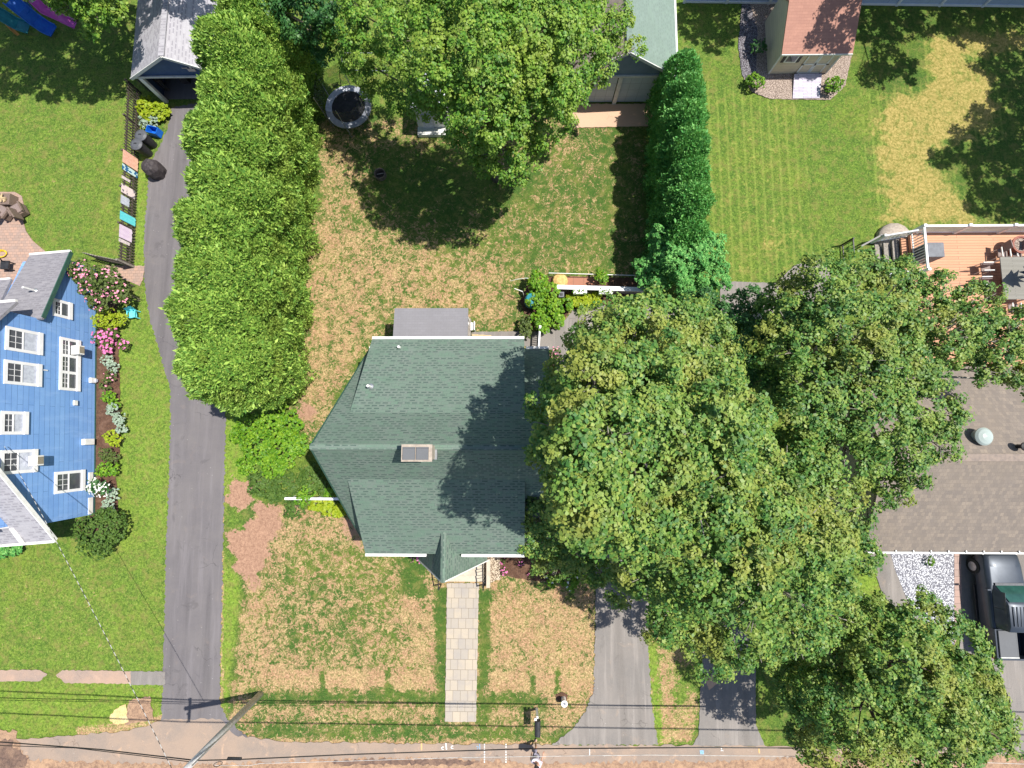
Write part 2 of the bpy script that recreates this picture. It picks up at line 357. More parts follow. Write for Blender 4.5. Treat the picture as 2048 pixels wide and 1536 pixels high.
# ------------------------------------------------------------------ object helpers
def tag(o, label=None, cat=None, group=None, kind=None):
    if label: o['label'] = label
    if cat: o['category'] = cat
    if group: o['group'] = group
    if kind: o['kind'] = kind
    return o
def thing(name, label, cat, loc, group=None, rz=0):
    o = bpy.data.objects.new(name, None); COL.objects.link(o); o.empty_display_size = .3
    o.location = Vector(loc); o.rotation_euler = (0, 0, rz)
    return tag(o, label, cat, group)
def wloc(o):
    v = Vector((0, 0, 0)); chain = []
    while o: chain.append(o); o = o.parent
    mtx = Matrix.Identity(4)
    for c in reversed(chain): mtx = mtx @ c.matrix_basis
    return mtx
class MB:
    """collects faces in world space (or in the thing's own space when local=True); build() makes ONE mesh object"""
    def __init__(s): s.v = []; s.f = []
    def add(s, vs, fs):
        o = len(s.v); s.v += [tuple(x) for x in vs]; s.f += [[i + o for i in f] for f in fs]; return s
    def box(s, c, d, rz=0, taper=0):
        cx, cy, cz = c; dx, dy, dz = d[0] / 2, d[1] / 2, d[2] / 2; ca, sa = math.cos(rz), math.sin(rz); vs = []
        for z in (-1, 1):
            k = 1 - taper if z > 0 else 1
            for x, y in ((-1, -1), (1, -1), (1, 1), (-1, 1)):
                X, Y = x * dx * k, y * dy * k; vs.append((cx + X * ca - Y * sa, cy + X * sa + Y * ca, cz + z * dz))
        return s.add(vs, [(3, 2, 1, 0), (4, 5, 6, 7), (0, 1, 5, 4), (1, 2, 6, 5), (2, 3, 7, 6), (3, 0, 4, 7)])
    def slab(s, q, th, down=True):
        """a 4+ corner plate, thickened along its own normal"""
        q = [Vector(x) for x in q]; n = (q[1] - q[0]).cross(q[2] - q[1]).normalized()
        if n.z < 0: q = q[::-1]; n = -n
        b = [x - n * th for x in q]; k = len(q)
        fs = [list(range(k)), list(range(2 * k - 1, k - 1, -1))] + [[i, i + k, (i + 1) % k + k, (i + 1) % k] for i in range(k)]
        return s.add(q + b, fs)
    def plate(s, q, n, th):
        q = [Vector(x) for x in q]; n = Vector(n).normalized(); b = [x - n * th for x in q]; k = len(q)
        nn = (q[1] - q[0]).cross(q[2] - q[1])
        if nn.dot(n) < 0: q = q[::-1]; b = b[::-1]
        fs = [list(range(k)), list(range(2 * k - 1, k - 1, -1))] + [[i, i + k, (i + 1) % k + k, (i + 1) % k] for i in range(k)]
        return s.add(q + b, fs)
    def tube(s, pts, r, n=6, cap=True):
        pts = [Vector(p) for p in pts]; rs = r if isinstance(r, (list, tuple)) else [r] * len(pts); vs = []
        for i, p in enumerate(pts):
            d = (pts[min(i + 1, len(pts) - 1)] - pts[max(i - 1, 0)]).normalized()
            a = Vector((0, 0, 1)) if abs(d.z) < .9 else Vector((1, 0, 0)); u = d.cross(a).normalized(); v = d.cross(u)
            for k in range(n):
                t_ = 2 * math.pi * k / n; vs.append(p + (u * math.cos(t_) + v * math.sin(t_)) * rs[i])
        fs = [[i * n + k, i * n + (k + 1) % n, (i + 1) * n + (k + 1) % n, (i + 1) * n + k] for i in range(len(pts) - 1) for k in range(n)]
        if cap: fs += [list(range(n))[::-1], [(len(pts) - 1) * n + k for k in range(n)]]
        return s.add(vs, fs)
    def bar(s, a, b, wd, ht=None):
        """square bar between two points"""
        a, b = Vector(a), Vector(b); ht = ht or wd; d = (b - a).normalized()
        up = Vector((0, 0, 1)) if abs(d.z) < .95 else Vector((1, 0, 0)); u = d.cross(up).normalized() * wd / 2; v = u.cross(d).normalized() * ht / 2
        vs = [a - u - v, a + u - v, a + u + v, a - u + v, b - u - v, b + u - v, b + u + v, b - u + v]
        return s.add(vs, [(3, 2, 1, 0), (4, 5, 6, 7), (0, 1, 5, 4), (1, 2, 6, 5), (2, 3, 7, 6), (3, 0, 4, 7)])
    def lathe(s, c, prof, n=24, cap=True):
        vs = []; 
        for r_, z in prof:
            for k in range(n): a = 2 * math.pi * k / n; vs.append((c[0] + r_ * math.cos(a), c[1] + r_ * math.sin(a), c[2] + z))
        fs = [[i * n + k, i * n + (k + 1) % n, (i + 1) * n + (k + 1) % n, (i + 1) * n + k] for i in range(len(prof) - 1) for k in range(n)]
        if cap: fs += [list(range(n))[::-1], [(len(prof) - 1) * n + k for k in range(n)]]
        return s.add(vs, fs)
    def build(s, name, mat, parent=None, bevel=0, smooth=False, local=False):
        me = bpy.data.meshes.new(name)
        vs = s.v
        M_ = wloc(parent) if parent is not None else Matrix.Identity(4)
        inv = M_.inverted()
        world = [M_ @ Vector(v) for v in vs] if local else [Vector(v) for v in vs]
        loc = [Vector(v) for v in vs] if local else [inv @ v for v in world]
        me.from_pydata([tuple(v) for v in loc], [], s.f); me.update()
        uvl = me.uv_layers.new(name='UVMap')
        for pl in me.polygons:
            n = pl.normal
            if abs(n.z) > .985: u = Vector((1, 0, 0)); v = Vector((0, 1, 0))
            else: u = Vector((0, 0, 1)).cross(n).normalized(); v = n.cross(u)
            for li in pl.loop_indices:
                co = loc[me.loops[li].vertex_index]; uvl.data[li].uv = (co.dot(u), co.dot(v))
            pl.use_smooth = smooth
        me.materials.append(MATS[mat] if isinstance(mat, str) else mat)
        o = bpy.data.objects.new(name, me); COL.objects.link(o); o.parent = parent
        if bevel:
            b = o.modifiers.new('bevel', 'BEVEL'); b.width = bevel; b.segments = 2; b.limit_method = 'ANGLE'
        return o
def solo(mb, name, mat, label, cat, group=None, **k):
    """a thing that is one mesh, its origin at its base"""
    a = np.array(mb.v); c = Vector((a[:, 0].mean(), a[:, 1].mean(), a[:, 2].min()))
    mb.v = [tuple(Vector(v) - c) for v in mb.v]
    o = mb.build(name, mat, None, **k); o.location = c; return tag(o, label, cat, group)
def densify(pts, step, rag, seed=0, closed=True):
    r = random.Random(seed); out = []; n = len(pts)
    for i in range(n if closed else n - 1):
        a = Vector(pts[i]); b = Vector(pts[(i + 1) % n]); d = b - a; k = max(1, int(d.length / step)); nrm = Vector((-d.y, d.x, 0)).normalized()
        for j in range(k):
            s = (r.random() - .5) * 2 * rag if (j or rag < .02) else 0
            out.append(a + d * (j / k) + nrm * s)
    return out
def sheet(name, poly, z, mat, rag=.03, step=.12, px=True, kind='structure', th=0, seed=1):
    pts = [G(*q) for q in poly] if px else [Vector((q[0], q[1], 0)) for q in poly]
    pts = densify(pts, step, rag, seed)
    mb = MB(); v = [(q.x, q.y, z) for q in pts]
    if th:
        k = len(v); mb.add(v + [(q[0], q[1], z - th) for q in v], [list(range(k)), list(range(2 * k - 1, k - 1, -1))] + [[i, i + k, (i + 1) % k + k, (i + 1) % k] for i in range(k)])
    else: mb.add(v, [list(range(len(v)))])
    o = mb.build(name, mat)
    if o.data.polygons[0].normal.z < 0: o.data.flip_normals()
    return tag(o, kind=kind) if kind else o

# ------------------------------------------------------------------ foliage
def leaf_object(name, P, D, Nn, Ln, Wd, mat, parent, fold=.12, tint=None):
    """one mesh of many leaf-sized faces"""
    n = len(P); S = np.cross(D, Nn); S /= np.linalg.norm(S, axis=1)[:, None] + 1e-9
    Ln = np.broadcast_to(Ln, (n,))[:, None]; Wd = np.broadcast_to(Wd, (n,))[:, None]
    mid = P + D * Ln * .08 + Nn * Ln * fold
    V = np.stack([P - D * Ln / 2, mid + S * Wd / 2, P + D * Ln / 2, mid - S * Wd / 2], 1).reshape(-1, 3)
    base = np.array(wloc(parent).translation)
    me = bpy.data.meshes.new(name); me.vertices.add(4 * n); me.vertices.foreach_set('co', (V - base).astype(np.float32).ravel())
    me.loops.add(4 * n); me.loops.foreach_set('vertex_index', np.arange(4 * n, dtype=np.int32))
    me.polygons.add(n); me.polygons.foreach_set('loop_start', np.arange(0, 4 * n, 4, dtype=np.int32))
    me.update(calc_edges=True); me.materials.append(MATS[mat])
    tn = rng.uniform(0, 1, n) if tint is None else tint; me.attributes.new('tint', 'FLOAT', 'POINT').data.foreach_set('value', np.repeat(tn, 4).astype(np.float32))
    o = bpy.data.objects.new(name, me); COL.objects.link(o); o.parent = parent
    return o
def rdir(n):
    v = rng.normal(size=(n, 3)); return v / np.linalg.norm(v, axis=1)[:, None]
def nrm(a): return a / (np.linalg.norm(a, axis=1)[:, None] + 1e-9)
def lobe_clusters(lobes, dens, flat=.8, low=-.35, inner=.72):
    """cluster centres and outward directions over a union of lumpy lobes"""
    Cs = np.array([l[:3] for l in lobes], float); Rs = np.array([l[3] for l in lobes], float)
    PP = []; OO = []
    for c, r in zip(Cs, Rs):
        n = max(8, int(4 * math.pi * r * r * dens)); d = rdir(n); d = d[d[:, 2] > low]; n = len(d)
        ph = rng.uniform(0, 6.28, 6)
        lump = 1 + .16 * np.sin(5 * d[:, 0] + ph[0] + 3 * d[:, 2]) + .13 * np.sin(6 * d[:, 1] + ph[1]) + .08 * np.sin(11 * d[:, 0] + 9 * d[:, 1] + ph[2]) + .06 * np.sin(17 * d[:, 1] - 13 * d[:, 2] + ph[3])
        rad = r * lump * (1 - np.abs(rng.normal(0, .16, n))); rad = np.maximum(rad, .25 * r)
        p_ = c + d * rad[:, None] * np.array([1, 1, flat])
        PP.append(p_); OO.append(d)
    P = np.concatenate(PP); O = np.concatenate(OO)
    keep = np.ones(len(P), bool)
    for c, r in zip(Cs, Rs):
        q = (P - c) / np.array([1, 1, flat]); keep &= ~(np.linalg.norm(q, axis=1) < inner * r * .8)
    keep &= P[:, 2] > .05
    return P[keep], O[keep]
def broadleaf(name, parent, lobes, mat, dens=11, k=14, spread=.16, size=.14, flat=.8, ratio=.75, low=-.35, up=.55, part='crown', inner=.72):
    C, O = lobe_clusters(lobes, dens, flat, low, inner); n = len(C)
    tint = np.repeat(rng.uniform(0, 1, n), k); sc = np.repeat(rng.uniform(.6, 1.25, n), k)
    C = np.repeat(C, k, 0); O = np.repeat(O, k, 0); m_ = len(C)
    dome = nrm(rdir(m_) + O * .5 + np.array([0, 0, .45])); off = dome * (spread * sc * rng.uniform(.35, 1.0, m_))[:, None] * np.array([1, 1, .7])
    P = C + off
    Nn = nrm(dome * .55 + O * .2 + np.array([0, 0, up]) + rng.normal(size=(m_, 3)) * .34)
    D = rng.normal(size=(m_, 3)) * .6 + dome; D -= (D * Nn).sum(1)[:, None] * Nn; D = nrm(D)
    s = size * rng.uniform(.5, 1.4, m_)
    return leaf_object(part, P, D, Nn, s, s * ratio, mat, parent, tint=tint)
def limbs(parent, base, lobes, r0, mat='bark', fork=.3, twigs=3, tw_mat=None):
    """tapered trunk with a limb into each lobe and twigs that reach its surface"""
    r = random.Random(len(lobes) * 13 + int(base[0] * 10)); base = Vector(base); mb = MB()
    cen = Vector((sum(l[0] for l in lobes) / len(lobes), sum(l[1] for l in lobes) / len(lobes), 0)); top = max(l[2] for l in lobes)
    fk = Vector((base.x * .6 + cen.x * .4, base.y * .6 + cen.y * .4, top * fork))
    mb.tube([base - Vector((0, 0, .1)), base + Vector((0, 0, .25)), (base + fk) / 2 + Vector((.05, .05, 0)), fk], [r0 * 1.45, r0 * 1.05, r0 * .92, r0 * .8], 10)
    for l in lobes:
        c = Vector(l[:3]); m1 = fk.lerp(c, .5) + Vector((r.uniform(-.3, .3), r.uniform(-.3, .3), l[3] * .25)); rr = r0 * .3 * min(1.2, .5 + l[3] * .3)
        mb.tube([fk - Vector((0, 0, .2)), m1, c], [rr * 1.5, rr, rr * .45], 6)
        for _ in range(twigs):
            d = Vector((r.gauss(0, 1), r.gauss(0, 1), abs(r.gauss(0, .9)))).normalized(); s0 = m1.lerp(c, r.uniform(.5, 1))
            e = c + Vector((d.x, d.y, d.z * .8)) * l[3] * r.uniform(.92, 1.12); q = s0.lerp(e, .55) + Vector((r.uniform(-.1, .1), r.uniform(-.1, .1), .05))
            mb.tube([s0, q, e], [rr * .3, rr * .18 + .012, .010], 4)
            for _ in range(2):
                e2 = q + (e - q) * .5 + Vector((r.uniform(-.35, .35), r.uniform(-.35, .35), r.uniform(0, .3))); mb.tube([q, e2], [.018, .009], 3)
    mb.build('trunk', mat, parent, smooth=True)
def tree(name, label, lobes_px, base, r0, mat, bark='bark', group=None, **k):
    lob = [(*G(a, b, h), r) for a, b, h, r in lobes_px]
    tw = k.pop('twigs', 3)
    t = thing(name, label, 'tree', (base[0], base[1], 0), group)
    k['dens'] = k.get('dens', 11) * .66; k.setdefault('k', 42); k.setdefault('spread', .32); k.setdefault('size', .118)
    broadleaf(name, t, lob, mat, **k); limbs(t, (base[0], base[1], 0), lob, r0, bark, twigs=tw)
    return t
def shrub(name, label, lobes_px, mat, cat='shrub', group=None, dens=26, k=9, spread=.08, size=.10, low=-.1, stems=True, flowers=None, **kw):
    lob = [(*G(a, b, h), r) for a, b, h, r in lobes_px]
    cx = sum(l[0] for l in lob) / len(lob); cy = sum(l[1] for l in lob) / len(lob)
    t = thing(name, label, cat, (cx, cy, 0), group)
    broadleaf(name, t, lob, mat, dens=dens * 1.9, k=k + 2, spread=spread, size=size, low=low, part='foliage', **kw)
    if stems:
        mb = MB(); r = random.Random(int(cx * 100))
        for l in lob:
            for _ in range(4):
                a = r.uniform(0, 6.28); mb.tube([(l[0] + .08 * math.cos(a), l[1] + .08 * math.sin(a), 0), (l[0] + .6 * l[3] * math.cos(a), l[1] + .6 * l[3] * math.sin(a), l[2] + .2 * l[3])], [.022, .008], 4)
        mb.build('stems', 'bark', t)
    if flowers:
        fm, fn, fs = flowers
        C, O = lobe_clusters(lob, fn, .8, .1, .9); n = len(C)
        C = np.repeat(C + O * .04, 5, 0); O = np.repeat(O, 5, 0)
        Nn = nrm(O * .8 + np.array([0, 0, .7]) + rng.normal(size=C.shape) * .3); D = rng.normal(size=C.shape); D -= (D * Nn).sum(1)[:, None] * Nn; D = nrm(D)
        leaf_object('flowers', C + D * fs * .35 + O * .03, D, Nn, fs, fs * .85, fm, t, .05)
    return t
def cedar(label, x, y, h, r, mat, group, dens=260, size=.17, name='arborvitae', low_r=.95):
    """columnar conifer: fronds over a lumpy column that narrows to a rounded top"""
    t = thing(name, label, 'tree', (x, y, 0), group)
    zz = np.linspace(.02, .999, 400); pf = lambda q: np.sqrt(np.clip(1 - ((q - .45) / .55).clip(0) ** 2.4, 0, 1)) * (low_r + (1 - low_r) * np.clip(q / .55, 0, 1))
    pr_ = pf(zz); ds = np.hypot(np.gradient(zz) * h, np.gradient(pr_) * r) * (pr_ + .08) * (.5 + zz); cdf = np.cumsum(ds); cdf /= cdf[-1]
    n = int(2 * math.pi * r * h * dens); z = np.interp(rng.uniform(0, 1, n), cdf, zz) * h; a = rng.uniform(0, 2 * math.pi, n)
    ph = rng.uniform(0, 6.28, 5)
    prof = pf(z / h) * r
    lump = 1 + .09 * np.sin(3 * a + ph[0] + z * 1.1) + .08 * np.sin(5 * a - z * 2.3 + ph[1]) + .08 * np.sin(2 * a + z * 3.1 + ph[2]) + .06 * np.sin(9 * a + z * 5 + ph[3]) + .05 * np.sin(15 * a - z * 8 + ph[4])
    depth = 1 - np.abs(rng.normal(0, .10, n)); rad = prof * lump * depth + .06; rad = np.where(z / h > .975, rad * rng.uniform(0, 1, n) ** .5, rad)
    C = np.stack([x + rad * np.cos(a), y + rad * np.sin(a), z], 1)
    O = nrm(np.stack([np.cos(a), np.sin(a), .25 + 1.3 * (z / h) ** 3], 1))
    # sprays: several fronds share a spray centre so the surface clumps
    k = 3; C = np.repeat(C, k, 0); O = np.repeat(O, k, 0); m_ = len(C)
    C = C + rng.normal(size=(m_, 3)) * .045
    D = nrm(O * .75 + np.array([0, 0, .55]) + rng.normal(size=(m_, 3)) * .45)
    Nn = nrm(np.cross(D, rdir(m_))); Nn *= np.sign((Nn * O).sum(1))[:, None]; Nn = nrm(Nn + O * .35)
    D -= (D * Nn).sum(1)[:, None] * Nn; D = nrm(D); s = size * rng.uniform(.55, 1.15, m_) * np.where(rng.uniform(0, 1, m_) < .07, 1.9, 1.0)
    leaf_object('crown', C + D * s[:, None] * .3, D, Nn, s, s * .34, mat, t, .05)
    MB().tube([(x, y, -.1), (x, y, h * .45), (x, y, h * .78)], [.16, .1, .03], 8).build('trunk', 'bark', t, smooth=True)
    return t

# ================================================================== SETTING: the ground, drives, paths, street
GX0, GX1, GY0, GY1, ST = -38.0, 36.0, -24.0, 33.0, .14
xs = np.arange(GX0, GX1 + 1e-6, ST); ys = np.arange(GY0, GY1 + 1e-6, ST); nx, ny = len(xs), len(ys)
X, Y = np.meshgrid(xs, ys); PX = X.ravel(); PY = Y.ravel()
def inpoly(poly, soft=.25, rag=.0):
    """soft mask of a polygon given in photo pixels on the ground"""
    P = np.array([[*G(a, b)[:2]] for a, b in poly])
    x = PX.copy(); y = PY.copy()
    if rag:
        x += rag * (np.sin(y * 3.1 + 1) + np.sin(y * 7.3 + x * 2)) * .5; y += rag * (np.sin(x * 2.7) + np.sin(x * 6.1 + y * 3)) * .5
    ins = np.zeros(len(x), bool); dist = np.full(len(x), 1e9); k = len(P)
    for i in range(k):
        x1, y1 = P[i]; x2, y2 = P[(i + 1) % k]
        c = ((y1 > y) != (y2 > y)) & (x < (x2 - x1) * (y - y1) / (y2 - y1 + 1e-12) + x1); ins ^= c
        dx, dy = x2 - x1, y2 - y1; t_ = np.clip(((x - x1) * dx + (y - y1) * dy) / (dx * dx + dy * dy + 1e-9), 0, 1)
        dist = np.minimum(dist, np.hypot(x - x1 - t_ * dx, y - y1 - t_ * dy))
    sd_ = np.where(ins, dist, -dist); return np.clip(.5 + sd_ / (2 * soft), 0, 1)
Z = np.zeros((len(PX), 4)); Z[:, 1] = .45
def paint(ch, val, poly, soft=.25, rag=.0):
    mk = inpoly(poly, soft, rag); Z[:, ch] = Z[:, ch] * (1 - mk) + val * mk
LAWN_C = [(640, 235), (1290, 235), (1290, 560), (1200, 700), (1060, 700), (735, 700), (615, 895), (590, 830), (570, 800), (610, 600), (640, 400)]
FRONT_C = [(500, 1010), (560, 1000), (700, 1030), (1050, 1120), (1190, 1150), (1190, 1420), (1100, 1490), (480, 1482), (450, 1440), (480, 1200)]
paint(1, .50, [(-200, 180), (262, 180), (262, 540), (60, 640), (-200, 640)])
paint(0, .22, [(-200, 180), (262, 180), (262, 400), (-200, 420)], .8, .3)
paint(1, .55, [(-200, 1080), (330, 1080), (330, 1345), (-200, 1345)]); paint(0, .28, [(-200, 1150), (230, 1130), (290, 1320), (-200, 1330)], .8, .4)
paint(1, .75, [(-200, 1365), (330, 1365), (330, 1440), (150, 1470), (-200, 1470)]); paint(0, .1, [(-200, 1365), (330, 1365), (330, 1440), (150, 1470), (-200, 1470)])
paint(1, .68, [(205, 580), (300, 590), (345, 760), (338, 1090), (150, 1110), (200, 1000)]); paint(0, .15, [(205, 580), (300, 590), (345, 760), (338, 1090), (150, 1110), (200, 1000)])
paint(1, 1.05, [(446, 820), (520, 830), (500, 960), (446, 1020)]); paint(1, 1.0, [(442, 1120), (505, 1190), (520, 1340), (500, 1480), (438, 1440)], .3, .1)
paint(1, .85, [(262, 180), (300, 190), (290, 400), (290, 540), (255, 540)])
paint(0, .60, LAWN_C, .3, .15); paint(1, .06, LAWN_C, .3)
paint(0, .74, [(612, 420), (720, 470), (730, 690), (640, 860), (580, 820), (610, 640)], .8, .4)
paint(0, .68, [(640, 250), (700, 260), (690, 420), (640, 440)], .5, .3)
paint(0, .50, [(860, 430), (1250, 250), (1270, 540), (1040, 690), (900, 600)], 1.0, .5)
paint(0, .42, [(1180, 250), (1290, 250), (1280, 540), (1200, 540)], .6, .3)
paint(0, .72, [(700, 500), (1010, 520), (1010, 640), (760, 620)], .8, .4)
paint(0, .76, FRONT_C, .35, .2); paint(1, .0, FRONT_C, .3)
paint(0, .60, [(600, 1080), (800, 1090), (800, 1330), (560, 1330), (530, 1130)], .9, .6)
paint(0, .84, [(790, 1150), (880, 1180), (880, 1330), (830, 1330)], .4, .3)
paint(0, .86, [(990, 1190), (1180, 1180), (1170, 1330), (1000, 1330)], .6, .4)
paint(0, 1.0, [(540, 1342), (880, 1346), (880, 1378), (560, 1376)], .18, .06); paint(0, 1.0, [(978, 1346), (1170, 1348), (1160, 1384), (980, 1384)], .15, .05)
for q in ((640, 1342), (770, 1342), (1060, 1344), (1110, 1344)): paint(0, .3, [q, (q[0] + 10, q[1]), (q[0] + 10, 1385), (q[0], 1385)], .12)
paint(0, .28, [(500, 1384), (880, 1384), (880, 1408), (500, 1408)], .35, .1); paint(0, .32, [(965, 1388), (1090, 1388), (1090, 1412), (965, 1412)], .3, .1)
paint(0, .45, [(500, 1440), (1090, 1446), (1090, 1484), (500, 1480)], .4, .2)
paint(0, .25, [(800, 1100), (850, 1115), (850, 1200), (800, 1180)], .3); paint(0, .2, [(870, 1180), (894, 1180), (894, 1440), (875, 1440)], .2); paint(0, .3, [(956, 1180), (980, 1180), (975, 1440), (954, 1440)], .2)
paint(0, .66, [(1000, 1150), (1185, 1145), (1185, 1185), (990, 1190)], .3, .2)
paint(3, .95, [(458, 955), (498, 958), (506, 1005), (480, 1018), (454, 1000)], .25, .3)
paint(3, 1.0, [(500, 1040), (520, 1010), (556, 1010), (560, 1060), (530, 1110), (520, 1170), (506, 1200), (500, 1160), (470, 1130), (455, 1070)], .3, .3)
paint(3, .75, [(575, 790), (615, 800), (640, 860), (600, 840)], .4, .3); paint(3, .55, [(660, 1010), (730, 1040), (740, 1100), (680, 1080)], .5, .3)
MID = [(1297, 1250), (1400, 1300), (1402, 1420), (1385, 1490), (1318, 1490), (1302, 1420)]
paint(0, .80, MID, .2, .1); paint(1, .5, MID); paint(1, 1, [(1296, 1290), (1312, 1290), (1330, 1488), (1316, 1488)], .2); paint(0, .2, [(1296, 1290), (1312, 1290), (1326, 1488), (1316, 1488)], .2)
paint(0, .1, [(1345, 1380), (1375, 1380), (1372, 1400), (1350, 1404)], .25); paint(0, .3, [(1350, 1330), (1400, 1335), (1395, 1380), (1360, 1385)], .3)
EAST = [(1370, 8), (2300, 8), (2300, 470), (1840, 470), (1700, 540), (1640, 560), (1460, 575), (1420, 400)]
paint(1, .46, EAST, .4); paint(0, 0, EAST, .3); paint(2, .06, EAST, .3)
paint(2, .40, [(1400, 330), (1560, 420), (1640, 520), (1450, 575), (1420, 480)], 1.5, .6); paint(2, .25, [(1400, 180), (1620, 210), (1600, 420), (1420, 400)], 1.2, .6)
paint(2, .05, [(1600, 200), (1745, 200), (1770, 430), (1690, 540), (1620, 460)], 1.2, .5); paint(2, .22, [(1420, 200), (1500, 200), (1520, 520), (1440, 520)], 1.0, .8)
paint(2, .78, [(1755, 150), (1800, 60), (2000, 40), (2300, 60), (2300, 470), (1775, 455), (1750, 300)], .75, .5)
paint(1, .35, [(1500, 1300), (1700, 1300), (1700, 1500), (1560, 1500)], .3); paint(0, .5, [(1560, 1440), (1700, 1450), (1700, 1495), (1570, 1490)], .4, .2)
paint(1, .95, [(1715, 1130), (1760, 1120), (1765, 1180), (1720, 1190)], .2)
for q in ([(1860, 320), (1900, 290), (2000, 260), (1990, 150), (1940, 120), (2300, 60), (2300, 470), (1960, 440), (1900, 360)], [(1700, 10), (2300, 10), (2300, 100), (1960, 60), (1850, 70), (1860, 170), (1760, 200), (1710, 130)]): paint(2, .05, q, .5, .3); paint(1, .25, q, .5)
paint(0, .30, [(720, 300), (1000, 300), (1090, 330), (1060, 400), (900, 450), (760, 420)], .9, .6)
# a band of drier grass along the paved edges
for poly in ([(436, 1000), (448, 1000), (446, 1440), (438, 1440)], [(1178, 1180), (1190, 1180), (1190, 1420), (1176, 1400)], [(500, 1478), (1100, 1484), (1120, 1500), (500, 1492)], [(150, 1455), (330, 1430), (330, 1470), (150, 1475)]):
    paint(0, .85, poly, .12, .05)
far = 320.0
hgt_ = (.012 * np.sin(PX * 1.7) * np.sin(PY * 1.3) + .008 * np.sin(PX * 4.1 + PY * 2.2)); hgt_ -= hgt_.max() + .002
V = np.stack([PX, PY, hgt_], 1)
idx = np.arange(nx * ny).reshape(ny, nx)
q = np.stack([idx[:-1, :-1], idx[:-1, 1:], idx[1:, 1:], idx[1:, :-1]], -1).reshape(-1, 4)
corner = [idx[0, 0], idx[0, -1], idx[-1, -1], idx[-1, 0]]; nv = len(V)
V = np.concatenate([V, [(-far, -far, -.05), (far, -far, -.05), (far, far, -.05), (-far, far, -.05)]]); Z = np.concatenate([Z, [(0.2, .45, 0, 0)] * 4])
faces = q.tolist() + [[nv, nv + 1, *idx[0, ::-1].tolist()], [nv + 1, nv + 2, *idx[::-1, -1].tolist()], [nv + 2, nv + 3, *idx[-1, :].tolist()], [nv + 3, nv, *idx[:, 0].tolist()]]
me = bpy.data.meshes.new('ground'); me.from_pydata(V.tolist(), [], faces); me.update()
ca = me.color_attributes.new('zone', 'FLOAT_COLOR', 'POINT'); ca.data.foreach_set('color', Z.astype(np.float32).ravel())
me.materials.append(MATS.get('lawn') or bpy.data.materials['lawn']); me.polygons.foreach_set('use_smooth', [True] * len(me.polygons))
ground = bpy.data.objects.new('ground', me); COL.objects.link(ground); tag(ground, kind='structure')

sheet('long_driveway', [(345, 215), (425, 200), (455, 500), (470, 700), (452, 820), (448, 1000), (440, 1380), (441, 1410), (455, 1440), (500, 1478), (500, 1500), (300, 1500), (322, 1440), (326, 1380), (332, 1100), (340, 900), (341, 780), (318, 700), (300, 640), (288, 560), (290, 440), (300, 330), (335, 260)], .006, 'asphalt_drive', .06, .09)
sheet('driveway', [(1300, 640), (1300, 800), (1296, 1000), (1297, 1300), (1302, 1400), (1316, 1490), (1104, 1490), (1140, 1462), (1170, 1425), (1188, 1380), (1191, 1200), (1190, 1000), (1130, 830), (1105, 700), (1128, 650), (1150, 625), (1220, 610)], .006, 'asphalt_pale', .05, .09)
sheet('neighbour_driveway', [(1470, 1200), (1510, 1200), (1512, 1450), (1530, 1492), (1384, 1492), (1397, 1470), (1402, 1350), (1408, 1250)], .006, 'asphalt_pale', .02, seed=4)
sheet('side_path', [(1406, 1350), (1422, 1349), (1436, 1366), (1418, 1380)], .010, 'concrete_pad', .01)
sheet('rear_path', [(1440, 562), (1552, 566), (1590, 530), (1640, 518), (1680, 540), (1660, 600), (1560, 640), (1500, 640), (1300, 640), (1220, 660), (1150, 690), (1095, 700), (1040, 690), (944, 676), (944, 664), (1040, 662), (1085, 664), (1110, 656), (1130, 640), (1148, 618), (1250, 605), (1440, 610)], .010, 'asphalt_pale', .02, seed=8)
sheet('front_pavement', [(-300, 1339), (80, 1340), (95, 1348), (80, 1362), (-300, 1366)], .008, 'concrete_path', .03)
sheet('pavement', [(112, 1350), (125, 1340), (262, 1342), (265, 1368), (130, 1366)], .008, 'concrete_path', .03, seed=9)
sheet('pavement_ramp', [(262, 1342), (330, 1343), (330, 1370), (262, 1369)], .010, 'asphalt_pale', .03, seed=3)
sheet('road', [(-900, 1500), (-200, 1490), (40, 1478), (250, 1462), (300, 1450), (330, 1438), (440, 1438), (470, 1470), (560, 1483), (800, 1487), (1100, 1489), (1550, 1492), (2400, 1500), (2400, 2300), (-900, 2300)], .008, 'asphalt_road', .06, .2)
sheet('road_edge', [(250, 1450), (258, 1400), (300, 1392), (308, 1440)], .012, 'dirt', .05)
sheet('dirt_verge', [(-300, 1462), (30, 1460), (42, 1500), (60, 1520), (250, 1524), (450, 1528), (650, 1519), (800, 1516), (950, 1519), (1060, 1526), (1300, 1524), (1500, 1520), (1700, 1510), (2300, 1506), (2300, 1900), (-300, 1900)], .013, 'dirt', .12, .12)
sheet('dark_soil_patch', [(-60, 1480), (20, 1478), (36, 1500), (60, 1514), (50, 1536), (-60, 1560)], .017, 'dark_soil', .12)
sheet('dark_soil_strip', [(660, 1522), (760, 1517), (900, 1519), (960, 1522), (940, 1530), (800, 1528), (680, 1530)], .017, 'dark_soil', .08)
sheet('straw_patch', [(222, 1428), (240, 1412), (252, 1408), (257, 1444), (236, 1450), (220, 1442)], .014, 'straw', .05)
sheet('front_walk', [(894, 1166), (958, 1166), (952, 1443), (890, 1443)], .03, 'pavers_walk', .02, .1, th=.05)
sheet('patio', [(-150, 384), (30, 384), (44, 392), (48, 410), (46, 440), (52, 462), (66, 482), (95, 506), (140, 540), (120, 620), (-150, 660)], .022, 'pavers_patio', .005, th=.04)
sheet('paver_path', [(205, 530), (290, 532), (286, 560), (280, 572), (250, 560), (215, 552)], .016, 'pavers_patio', .02)
